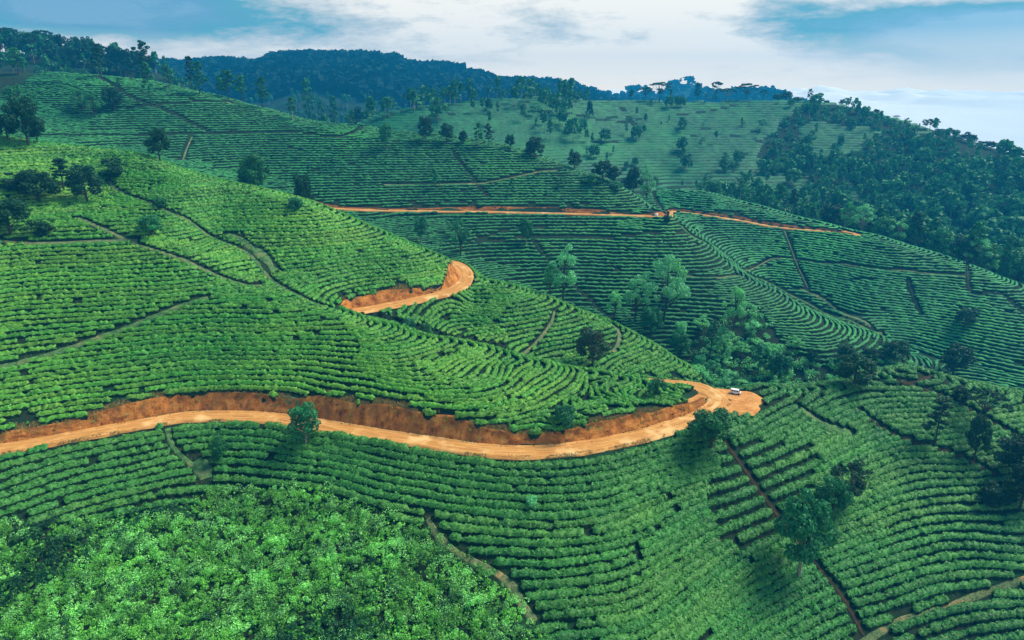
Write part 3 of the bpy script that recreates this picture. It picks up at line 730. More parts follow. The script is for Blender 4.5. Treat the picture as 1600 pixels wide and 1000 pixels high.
# ------------------------------------------------------------------ tea rows: hedges that follow the contours
VL = np.array([tuple(at(px, 500, Y)[:2]) for px, Y in [(-900, 275), (0, 275), (200, 285), (400, 284), (560, 279), (700, 268), (800, 256), (900, 246), (1020, 236), (1100, 227), (1180, 222), (1300, 205), (1400, 205), (1600, 206), (1900, 205)]])
VL4 = np.array([tuple(at(px, 500, Y)[:2]) for px, Y in [(1045, 350), (1120, 335), (1190, 318), (1280, 293), (1380, 271), (1420, 262)]])
def region(x, y):
    """0 below the near road, 1 above it (both near spurs), 2 third hill, 3 fourth hill, 4 far hill"""
    ry = np.interp(x, c1[:_split, 0], c1[:_split, 1])
    r = np.where(y < ry, 0, 1)
    r = np.where((x > 52) & (y < 205), 0, r)
    vy = np.interp(x, VL[:, 0], VL[:, 1])
    r = np.where(y > vy, 2, r)
    v4 = np.interp(x, VL4[:, 0], VL4[:, 1], left=1e4, right=0)
    r = np.where((y > v4) & (y > vy) & (x > VL4[0, 0]), 3, r)
    b5 = np.interp(x, *np.array([tuple(at(px, 500, Y)[:2]) for px, Y in [(-900, 470), (430, 470), (560, 455), (700, 445), (830, 430), (950, 405), (1100, 440), (1200, 425), (1350, 385), (1500, 350), (1600, 325), (1800, 300)]]).T)
    r = np.where(y > b5, 4, r)
    return r
#          vertical step, hedge half width, height, bush length, sample step
REG = {0: (0.84, 0.92, 1.15, 1.30, 0.45), 1: (0.84, 0.66, 1.10, 1.05, 0.42), 2: (1.05, 0.74, 1.05, 1.5, 0.9), 3: (0.84, 0.74, 1.05, 1.5, 1.0), 4: (1.7, 1.3, 1.3, 3, 2.6)}
TGT = {0: 2.25, 1: 1.7, 2: 2.1, 3: 2.0, 4: 3.6}

# level field on a grid
def level_field(x0, x1, y0, y1, s):
    xs = np.arange(x0, x1, s); ys = np.arange(y0, y1, s)
    X, Y = np.meshgrid(xs, ys)
    Z = h0(X, Y) + 0.28 * fbm(X / 22, Y / 22, 91, 2)
    return xs, ys, X, Y, Z

def contours(xs, ys, Z, levels):
    """marching squares; returns {level: [polyline arrays]}"""
    out = {}
    ny, nx = Z.shape
    for lv in levels:
        B = Z > lv
        hc = B[:, :-1] != B[:, 1:]          # crossing on horizontal edges (ny, nx-1)
        vc = B[:-1, :] != B[1:, :]          # on vertical edges (ny-1, nx)
        cell = (hc[:-1] | hc[1:] | vc[:, :-1] | vc[:, 1:])
        iy, ix = np.nonzero(cell)
        if len(iy) == 0: continue
        hy, hx = np.nonzero(hc); ht = (lv - Z[hy, hx]) / (Z[hy, hx + 1] - Z[hy, hx])
        vy, vx = np.nonzero(vc); vt = (lv - Z[vy, vx]) / (Z[vy + 1, vx] - Z[vy, vx])
        pid = {}
        HX = xs[hx] + ht * (xs[1] - xs[0]); HY = ys[hy]
        VX = xs[vx]; VY = ys[vy] + vt * (ys[1] - ys[0])
        hid = -np.ones((ny, nx), np.int64); hid[hy, hx] = np.arange(len(hy))
        vid = -np.ones((ny, nx), np.int64); vid[vy, vx] = np.arange(len(vy)) + len(hy)
        PXY = np.concatenate([np.stack([HX, HY], 1), np.stack([VX, VY], 1)])
        E = np.stack([hid[iy, ix], hid[iy + 1, ix], vid[iy, ix], vid[iy, ix + 1]], 1)
        cnt = (E >= 0).sum(1); E = E[cnt == 2]
        E = np.sort(E, axis=1)[:, 2:]
        nb = -np.ones((len(PXY), 2), np.int64)
        for a, b in E.tolist():
            if nb[a, 0] < 0: nb[a, 0] = b
            else: nb[a, 1] = b
            if nb[b, 0] < 0: nb[b, 0] = a
            else: nb[b, 1] = a
        nbl = nb.tolist(); seen = bytearray(len(PXY)); lines = []
        order = [i for i in range(len(PXY)) if nbl[i][1] < 0 and nbl[i][0] >= 0] + list(range(len(PXY)))
        for s in order:
            if seen[s] or nbl[s][0] < 0: continue
            l = [s]; seen[s] = 1; cur = s
            while True:
                a, b = nbl[cur]
                nxt = a if a >= 0 and not seen[a] else (b if b >= 0 and not seen[b] else -1)
                if nxt < 0: break
                seen[nxt] = 1; l.append(nxt); cur = nxt
            if len(l) > 3: lines.append(PXY[l])
        out[lv] = lines
    return out

def grad(x, y):
    e = 2.0
    gx = (h0(x + e, y) - h0(x - e, y)) / (2 * e); gy = (h0(x, y + e) - h0(x, y - e)) / (2 * e)
    return np.hypot(gx, gy)

def wthr(x, y):
    return np.interp(x / y, [.26, .38, .50, .70], [.25, -.02, -.30, -.5])

def wooded(x, y):
    return inside(x, y, W5) & (fbm(x / 34, y / 34, 17, 3) > wthr(x, y))

def tea_ok(x, y, r):
    ok = pdist(x, y) > 0.55
    sd, zr = rlook(x, y)
    h = h0(x, y); f = carve(h, sd, zr)
    ok &= (sd > 0.75) & ~((h - f > 0.12) & (sd < 12))
    # a strip of rough grass left along the top of the cuts
    ok &= ~((sd < 4.4) & (h > zr + 1.6) & (fbm(x / 4.0, y / 4.0, 63, 2) > 0.34))
    ok &= ~inside(x, y, KNOLL) & ~inside(x, y, VALLEY) & ~wooded(x, y)
    if r in (0, 1):
        n = fbm(x / 5.0, y / 5.0, 41, 2)
        ok &= n < 0.80
    return ok

def build_hedge(lines, reg, leaf_density):
    dz, hw, hh, bl, ds = REG[reg]
    Vs, Fs, Js, off = [], [], [], 0
    LV = []
    if reg in (0, 1):
        cl = np.array([-1.0, -.90, -.36, .36, .90, 1.0]); ch = np.array([-.25, .56, 1.0, 1.0, .56, -.25])
    elif reg in (2, 3):
        cl = np.array([-1.0, -.7, .1, .75, 1.0]); ch = np.array([-.2, .75, 1.0, .72, -.2])
    else:
        cl = np.array([-1.0, 0, 1.0]); ch = np.array([-.2, 1, -.2])
    k = len(cl)
    for q in lines:
        L = np.concatenate([[0], np.cumsum(np.hypot(*np.diff(q, axis=0).T))])
        if L[-1] < 2.5: continue
        n = max(3, int(L[-1] / ds) + 1); s = np.linspace(0, L[-1], n)
        x = np.interp(s, L, q[:, 0]); y = np.interp(s, L, q[:, 1])
        if n > 7:
            kk = 5 if ds < .6 else 3
            ker = np.ones(kk) / kk; p = kk // 2
            x[p:-p] = np.convolve(x, ker, 'valid'); y[p:-p] = np.convolve(y, ker, 'valid')
        ok = tea_ok(x, y, reg)
        # missing bushes
        b = np.floor(s / bl).astype(int); seedv = int(abs(q[0, 0] * 131 + q[0, 1] * 71)) % 99991
        rb = np.random.default_rng(seedv).random(b.max() + 2)
        ok &= rb[b] > (0.004 if reg < 2 else 0.006)
        small = np.where((rb[b] < 0.06) & (reg < 2), .62, 1.0)
        tx = np.gradient(x); ty = np.gradient(y); tl = np.hypot(tx, ty) + 1e-9
        nx_, ny_ = -ty / tl, tx / tl
        ph = s / bl + 0.7 * vnoise(s / 2.3, np.full(n, seedv % 89 + .3), 15)
        sc = 0.82 + 0.22 * np.abs(np.sin(math.pi * ph)) ** 0.7 if reg < 4 else np.ones(n)
        rb2 = np.random.default_rng(seedv + 1).random(b.max() + 2)
        var = (0.82 + 0.34 * rb2[b]) * small
        wv = hw * sc * var * (1 + 0.22 * vnoise(s / 4, np.full(n, seedv % 97 + .5), 5)); hv = hh * small * (0.72 + 0.32 * sc) * (0.85 + 0.3 * rb2[b])
        e = ok.copy(); e[1:] &= ok[:-1]; 
        # taper at ends of runs
        edge = np.ones(n); edge[0] = edge[-1] = 0.3
        dn = np.nonzero(~ok)[0]
        if len(dn):
            edge[np.clip(dn + 1, 0, n - 1)] = 0.55; edge[np.clip(dn - 1, 0, n - 1)] = 0.55
        X = x[:, None] + nx_[:, None] * cl[None] * (wv * edge)[:, None]; Y = y[:, None] + ny_[:, None] * cl[None] * (wv * edge)[:, None]
        jit = 0.13 if reg < 2 else 0.15
        rr = np.random.default_rng(seedv + 2)
        X = X + rr.normal(0, jit, X.shape) * (np.abs(cl) < .99); Y = Y + rr.normal(0, jit, X.shape) * (np.abs(cl) < .99)
        G = HF(X, Y)
        # the plucked top stays nearly level across the hedge
        gm = HF(x, y)[:, None]
        Zb = np.where(ch[None] > 0.3, 0.55 * G + 0.45 * gm, G)
        Z = Zb + ch[None] * (hv * (0.55 + 0.45 * edge))[:, None] + rr.normal(0, jit * .8, X.shape) * (ch > 0)
        i = np.arange(n * k).reshape(n, k) + off
        F = np.stack([i[:-1, :-1], i[:-1, 1:], i[1:, 1:], i[1:, :-1]], -1)
        good = ok[:-1] & ok[1:]
        if not good.any(): continue
        Js.append(np.tile(np.arange(k - 1), int(good.sum())))
        F = F[good].reshape(-1, 4)
        Vs.append(np.stack([X, Y, Z], -1).reshape(-1, 3)); Fs.append(F); off += n * k
        if leaf_density > 0:
            gi = np.nonzero(good)[0]; seg = L[-1] / (n - 1)
            m = int(len(gi) * seg * leaf_density)
            if m:
                a = rr.choice(gi, m); t = rr.random(m); u = rr.uniform(1.1, k - 2.1, m); j = np.floor(u).astype(int); fu = u - j
                Pq = np.stack([X, Y, Z], -1)
                A = Pq[a, j] * ((1 - t) * (1 - fu))[:, None] + Pq[a + 1, j] * (t * (1 - fu))[:, None] + Pq[a, j + 1] * ((1 - t) * fu)[:, None] + Pq[a + 1, j + 1] * (t * fu)[:, None]
                A[:, 2] += rr.uniform(0.0, 0.24, m)
                LV.append(A)
    if not Vs: return None
    V = np.concatenate(Vs); F = np.concatenate(Fs)
    used = np.unique(F); mp = np.full(len(V), -1); mp[used] = np.arange(len(used)); V = V[used]; F = mp[F]
    leaf = None
    if LV:
        A = np.concatenate(LV); m = len(A); rr = np.random.default_rng(m)
        d = rr.normal(0, 1, (m, 3)); d /= np.linalg.norm(d, axis=1)[:, None]; d[:, 2] *= .55
        e = rr.normal(0, 1, (m, 3)); e[:, 2] *= .55; e /= np.linalg.norm(e, axis=1)[:, None]
        sz = rr.uniform(.12, .32, m)[:, None]
        T = np.stack([A + d * sz, A - d * sz * .6 + e * sz * .8, A - d * sz * .6 - e * sz * .8], 1).reshape(-1, 3)
        leaf = (T, np.arange(3 * m).reshape(-1, 3))
    return V, F, leaf, k, np.concatenate(Js)

ORD = lambda n: '%d%s' % (n, 'th' if 10 <= n % 100 <= 20 else {1: 'st', 2: 'nd', 3: 'rd'}.get(n % 10, 'th'))

def hedge_mesh(name, res):
    V, F, leaf = res[:3]
    tri = np.concatenate([F[:, [0, 1, 2]], F[:, [0, 2, 3]]])
    nb = len(tri)
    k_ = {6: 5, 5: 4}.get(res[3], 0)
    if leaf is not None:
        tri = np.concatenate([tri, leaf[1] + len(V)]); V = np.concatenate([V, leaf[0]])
    me = mesh_np(name, V, tri, [HEDGE_MAT, TIP_MAT, M['tea_stem_shade']], smooth=True)
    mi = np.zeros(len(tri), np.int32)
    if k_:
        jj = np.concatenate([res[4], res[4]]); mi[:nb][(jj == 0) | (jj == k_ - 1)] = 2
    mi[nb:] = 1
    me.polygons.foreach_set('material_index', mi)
    if leaf is not None:
        sm = np.ones(len(tri), bool); sm[nb:] = False; me.polygons.foreach_set('use_smooth', sm)
    return me

def split_region(lines, reg, tgt, e_mult):
    """keep only the stretches that lie in the region and where this level's spacing suits"""
    out = []
    for q in lines:
        r = region(q[:, 0], q[:, 1])
        g = np.maximum(grad(q[:, 0], q[:, 1]), .02); g = np.convolve(np.pad(g, 4, mode='edge'), np.ones(9) / 9, 'valid')
        keep = (r == reg)
        sp = REG[reg][0] * np.sqrt(1 + g * g) / g     # ground spacing at the base step
        if e_mult == 0.5: keep &= sp > tgt * 1.42     # in-between rows
        elif e_mult == 0.25: keep &= sp > tgt * 2.8
        elif e_mult == 0.125: keep &= sp > tgt * 5.6
        elif e_mult == 'odd': keep &= sp > tgt * 0.66
        idx = np.nonzero(keep)[0]
        if len(idx) < 4: continue
        br = np.nonzero(np.diff(idx) > 1)[0]
        for seg in np.split(idx, br + 1):
            if len(seg) > 3: out.append(q[seg])
    return out

def rows_for(reg, box, s, cutoff=None):
    xs, ys, X, Y, Z = level_field(*box, s)
    R = region(X, Y) == reg
    if not R.any(): return {}
    zmin, zmax = Z[R].min(), Z[R].max()
    dz = REG[reg][0]; tgt = TGT[reg]
    n0, n1 = int(math.ceil((zmin + 75.2) / (dz / 4))), int(math.floor((zmax + 75.2) / (dz / 4)))
    lv = {n: n * dz / 4 - 75.2 for n in range(n0, n1 + 1)}
    if reg == 1:
        lv.update({n + .5: (n + .5) * dz / 4 - 75.2 for n in range(n0, n1) if -20 < n * dz / 4 < 16 and (n * dz / 4) < 12})
    if reg in (2, 3, 4): lv = {n: z for n, z in lv.items() if n % 2 == 0}
    if reg == 4: lv = {n: z for n, z in lv.items() if n % 4 == 0}
    C_ = contours(xs, ys, Z, list(lv.values()))
    res = {}
    for n, z in lv.items():
        if z not in C_: continue
        em = 1 if n % 8 == 0 else ('odd' if n % 4 == 0 else (0.5 if n % 2 == 0 else (0.25 if n == int(n) else .125)))
        ls = split_region(C_[z], reg, tgt, em)
        if ls: res[n] = ls
    return res

HEDGE_MAT = M['tea']
BOX = {0: (-150, 200, 60, 212, 1.25), 1: (-200, 80, 128, 292, 1.25), 2: (-270, 190, 205, 475, 2.0), 3: (70, 320, 205, 450, 2.0), 4: (-120, 330, 330, 700, 4.0)}
import time as _t
rows_out = []
TRI = 0
for reg in (0, 1, 2, 3, 4):
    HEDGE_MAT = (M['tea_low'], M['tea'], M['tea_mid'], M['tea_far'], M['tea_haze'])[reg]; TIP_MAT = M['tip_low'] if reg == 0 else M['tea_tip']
    b = BOX[reg]; t0 = _t.time()
    R = rows_for(reg, b[:4], b[4])
    keys = sorted(R)
    if reg < 2:
        for n in keys:
            res = build_hedge(R[n], reg, LEAFD[reg])
            if res is None: continue
            me = hedge_mesh('tea_row', res)
            TRI += len(me.polygons); rows_out.append((reg, n, me))
    else:
        V_, F_, J_, off = [], [], [], 0
        for n in keys:
            res = build_hedge(R[n], reg, 0)
            if res is None: continue
            if reg == 2 and n * REG[2][0] / 4 - 75.2 < -54.5:        # below the far road: rows one can count
                me = hedge_mesh('tea_row', res); TRI += len(me.polygons); rows_out.append((reg, n, me)); continue
            V_.append(res[0]); F_.append(res[1] + off); J_.append(res[4]); kk_ = res[3]; off += len(res[0])
        if V_:
            V_ = np.concatenate(V_); F_ = np.concatenate(F_)
            me = hedge_mesh('tea_rows', (V_, F_, None, kk_, np.concatenate(J_))); TRI += len(me.polygons)
            o = link('tea_rows', me, kind='stuff')
            o['label'] = {2: 'fine contour rows of tea above the far earth road', 3: 'contour rows of tea on the spur at middle right', 4: 'hazy tea fields on the farthest green hill'}[reg]
            o['category'] = 'tea rows'
    print('REGION', reg, len(keys), 'levels', round(_t.time() - t0, 1), 's tris', TRI)
place = {0: 'tea row, counting up from the lowest below the near orange road', 1: 'tea row, counting uphill from the cut bank of the near road', 2: 'tea row, counting up from the valley floor towards the far road'}
grp = {0: 'tea rows on the slope below the near road', 1: 'tea rows on the slope above the near road', 2: 'tea rows below the far earth road'}
CNT = {}; scored = []
for reg, n, me in rows_out:
    k = CNT[reg] = CNT.get(reg, 0) + 1
    scored.append((len(me.polygons) * {0: 1.0, 1: 1.0, 2: 2.4}[reg], reg, k, me))
order_ = sorted(range(len(scored)), key=lambda i: -scored[i][0]); top_ = set(order_[:296])
rest = {}
for i, (sc_, reg, k, me) in enumerate(scored):
    if i in top_:
        o = link('tea_row', me); o['label'] = '%s %s' % (ORD(k), place[reg]); o['category'] = 'tea row'; o['group'] = grp[reg]
    else: rest.setdefault(reg, []).append(me)
for reg, mes in rest.items():
    Vr, Fr, Mr, off = [], [], [], 0
    for me in mes:
        co = np.empty(len(me.vertices) * 3, np.float32); me.vertices.foreach_get('co', co)
        ix = np.empty(len(me.loops), np.int32); me.loops.foreach_get('vertex_index', ix)
        mi = np.empty(len(me.polygons), np.int32); me.polygons.foreach_get('material_index', mi)
        Vr.append(co.reshape(-1, 3)); Fr.append(ix.reshape(-1, 3) + off); Mr.append(mi); off += len(me.vertices)
    m2 = mesh_np('tea_rows', np.concatenate(Vr), np.concatenate(Fr), [(M['tea_low'], M['tea'], M['tea_mid'])[reg], (M['tip_low'], M['tea_tip'], M['tea_tip'])[reg], M['tea_stem_shade']]); m2.polygons.foreach_set('material_index', np.concatenate(Mr))
    for me in mes: bpy.data.meshes.remove(me)
    o = link('tea_rows', m2, kind='stuff'); o['category'] = 'tea rows'
    o['label'] = {0: 'shortest tea rows on the slope below the near road', 1: 'shortest tea rows on the slope above the near road', 2: 'shortest tea rows below the far road'}[reg]
# ------------------------------------------------------------------ trees
def tube(pts, rad, n=7):
    pts = np.array(pts, float); V = []; F = []
    for i, (p, r) in enumerate(zip(pts, rad)):
        d = pts[min(i + 1, len(pts) - 1)] - pts[max(i - 1, 0)]; d /= np.linalg.norm(d) + 1e-9
        a = np.cross(d, [0.3, 1, 0.1]); a /= np.linalg.norm(a) + 1e-9; b = np.cross(d, a)
        for k in range(n):
            t = 2 * math.pi * k / n; V.append(p + r * (math.cos(t) * a + math.sin(t) * b))
    for i in range(len(pts) - 1):
        for k in range(n):
            F.append((i * n + k, i * n + (k + 1) % n, (i + 1) * n + (k + 1) % n, (i + 1) * n + k))
    return np.array(V), np.array(F)

def join(parts):
    V, F, off = [], [], 0
    for v, f in parts:
        V.append(v); F.append(f + off); off += len(v)
    return np.concatenate(V), np.concatenate(F)

def leaf_cloud(rng, clumps, n, size, flat=0.0, droop=0.0, shell=0.55):
    """small bent leaf sprays spread through the clumps' volumes"""
    vol = np.array([c_[3] ** 2 for c_ in clumps]); k = rng.choice(len(clumps), n, p=vol / vol.sum())
    C_ = np.array(clumps)
    d = rng.normal(0, 1, (n, 3)); d /= np.linalg.norm(d, axis=1)[:, None]
    r = C_[k, 3] * (shell + (1 - shell) * rng.random(n)) ** 0.8
    p = C_[k, :3] + d * r[:, None] * np.array([1, 1, 0.75 - flat])
    p[:, 2] -= droop * rng.random(n) * C_[k, 3]
    nrm = d * 0.8 + rng.normal(0, .55, (n, 3)); nrm[:, 2] += .25; nrm /= np.linalg.norm(nrm, axis=1)[:, None]
    a = np.cross(nrm, rng.normal(0, 1, (n, 3))); a /= np.linalg.norm(a, axis=1)[:, None]; b = np.cross(nrm, a)
    s = (size * rng.uniform(.6, 1.35, n))[:, None]
    V = np.stack([p + a * s, p + b * s * .75 + nrm * s * .25, p - a * s, p - b * s * .75 - nrm * s * .2], 1).reshape(-1, 3)
    i = np.arange(n * 4).reshape(n, 4)
    return V, np.concatenate([i[:, [0, 1, 2]], i[:, [0, 2, 3]]])

def tree_proto(kind, seed, lod=1.0):
    """unit tree, height 1; returns trunk (V, F) and crown (V, F) and the crown's half width"""
    rng = np.random.default_rng(seed); cl = []; limbs = []
    lean = rng.normal(0, .03, 2)
    T = lambda z: np.array([lean[0] * z + .01 * math.sin(5 * z), lean[1] * z, z])
    if kind == 'round':
        hb = rng.uniform(.20, .27); nl = 16
        for i in range(nl):
            z = hb + .10 + (0.86 - hb - .06) * (i + .5) / nl; t = i * 2.4 + rng.uniform(-.4, .4)
            prof = math.sin(math.pi * min(max((z - hb + .10) / (1.08 - hb), 0), 1)) ** .6
            rr = .30 * prof * rng.uniform(.55, 1.05); p = T(z) + np.array([math.cos(t) * rr, math.sin(t) * rr, rng.uniform(-.03, .03)])
            cl.append((*p, rng.uniform(.10, .165))); 
            if i < 9: limbs.append((T(max(hb * .8, z - .20)), p, .012))
        cl.append((*T(.70), .17)); trunk = .028; top = .7; n, sz, ratio = 3600, .020, .42
    elif kind == 'bush':
        for i in range(13):
            z = rng.uniform(.16, .82); t = rng.uniform(0, 6.28); rr = .30 * math.sin(math.pi * (z * .8 + .14)) * rng.uniform(.3, 1.0)
            p = np.array([math.cos(t) * rr, math.sin(t) * rr, z]); cl.append((*p, rng.uniform(.13, .20))); limbs.append((T(.05), p, .010))
        trunk = .02; top = .6; n, sz, ratio = 2200, .026, .48
    elif kind == 'slender':      # tall grevillea-like shade tree with a bare pole and airy, stacked sprays
        hb = rng.uniform(.30, .42)
        for i in range(17):
            f = (i + .5) / 17; z = hb + (.97 - hb) * f; t = i * 2.4 + rng.uniform(-.5, .5)
            rr = .125 * (1 - .65 * f) * rng.uniform(.5, 1.3); p = T(z) + np.array([math.cos(t) * rr, math.sin(t) * rr, rng.uniform(-.02, .02)])
            cl.append((*p, rng.uniform(.035, .062))); limbs.append((T(z - .05), p, .004))
        trunk = .012; top = .95; n, sz, ratio = 1500, .015, .19
    elif kind == 'pole':         # forest pole: long bare stem, small crown on top
        hb = rng.uniform(.50, .62)
        for i in range(13):
            f = (i + .5) / 13; z = hb + (.96 - hb) * f; t = i * 2.4
            rr = .115 * math.sin(math.pi * min(.25 + f * .72, 1)) * rng.uniform(.4, 1.2); p = T(z) + np.array([math.cos(t) * rr, math.sin(t) * rr, 0])
            cl.append((*p, rng.uniform(.045, .075))); limbs.append((T(z - .05), p, .004))
        trunk = .010; top = .93; n, sz, ratio = 1300, .017, .2
    elif kind == 'umbrella':     # flat spreading crown in a few thin layers
        for i in range(15):
            t = i * 2.4; rr = .52 * math.sqrt((i + .5) / 15) * rng.uniform(.8, 1.1); z = .93 - .30 * (rr / .52) ** 2 * rng.uniform(.3, 1.1)
            p = np.array([math.cos(t) * rr, math.sin(t) * rr, z]); cl.append((*p, rng.uniform(.08, .14))); limbs.append((T(.42), p, .014))
        trunk = .025; top = .6; n, sz, ratio = 1700, .022, .58
    elif kind == 'wispy':        # pale gum-like tree, cloud after cloud of fine leaves on rising limbs
        for i in range(20):
            f = rng.random(); t = i * 2.4 + rng.uniform(-.3, .3); z = .34 + .60 * f; rr = .30 * math.sin(math.pi * (f * .75 + .2)) * rng.uniform(.3, 1.15)
            p = T(z) + np.array([math.cos(t) * rr, math.sin(t) * rr, 0]); cl.append((*p, rng.uniform(.055, .105))); limbs.append((T(z * .5), p, .009))
        trunk = .018; top = .8; n, sz, ratio = 2500, .0145, .36
    elif kind == 'palmish':
        for i in range(9):
            t = i * 2.4; rr = .16 * rng.uniform(.6, 1.1); p = T(.78 + .14 * rng.random()) + np.array([math.cos(t) * rr, math.sin(t) * rr, 0]); cl.append((*p, .07)); limbs.append((T(.7), p, .01))
        trunk = .02; top = .85; n, sz, ratio = 700, .022, .24
    flat = .5 if kind == 'umbrella' else 0.0
    crown = leaf_cloud(rng, cl, int(n * 1.25 * lod), sz / math.sqrt(lod) if lod < 1 else sz, flat)
    m = 7 if lod >= 1 else (4 if lod > .2 else 3)
    zs = np.linspace(-.04, top, 6 if lod > .2 else 3); parts = [tube([T(z) if z > 0 else np.array([0, 0, z]) for z in zs], [trunk * (1.5 - .1 * i if i == 0 else 1 - .75 * z / top) for i, z in enumerate(zs)], m)]
    for a, b, r in (limbs if lod >= .5 else []):
        mid = (a + b) / 2 + np.array([0, 0, -.02]); parts.append(tube([a, mid, b], [r, r * .7, r * .25], 4))
    return join(parts), crown, ratio

CACHE = {}
def get_proto(kind, var, lod, cm, bm):
    key = (kind, var, lod, cm, bm)
    if key not in CACHE:
        (tv, tf), (cv, cf), ratio = tree_proto(kind, hash_(kind) + var * 17, lod)
        CACHE[key] = (mesh_np('trunk', tv, tf, M[bm]), mesh_np('crown', cv, cf, M[cm], smooth=False), ratio)
    return CACHE[key]
def hash_(s): return sum(ord(ch) * (i + 3) for i, ch in enumerate(s))

def height_for(x, y, z0, top_py):
    lo, hi = 0.3, 80.0
    for _ in range(30):
        m = (lo + hi) / 2
        if project(x, y, z0 + m)[1] > top_py: lo = m
        else: hi = m
    return hi

TREE_XY = []
def plant(px, base, top, width, kind, label, cm='crown', bm='bark_dark', Y=None, group=None, name='tree', ymin=60, lod=1.0):
    p = at(px, base, Y) if Y else hit(px, base, ymin)
    if p is None: p = at(px, base, 600)
    x, y = float(p[0]), float(p[1]); z = float(HF(x, y))
    h = height_for(x, y, z, top)
    dist = math.sqrt(x * x + y * y + z * z); wm = width * dist / FPX
    var = len(TREE_XY) % 4
    tm, cmesh, ratio = get_proto(kind, var, lod, cm, bm)
    root = bpy.data.objects.new(name, None); COL.objects.link(root); root.empty_display_size = .5
    root.location = (x, y, z); root.rotation_euler = (0, 0, random.uniform(0, 6.28))
    sxy = wm / (2 * ratio); sxy = min(max(sxy, .45 * h), 2.4 * h)
    root.scale = (sxy, sxy, h)
    root['label'] = label; root['category'] = 'shrub' if name == 'shrub' else 'tree'
    if group: root['group'] = group
    link('trunk', tm, root); link('crown', cmesh, root)
    TREE_XY.append((x, y, h))
    return root

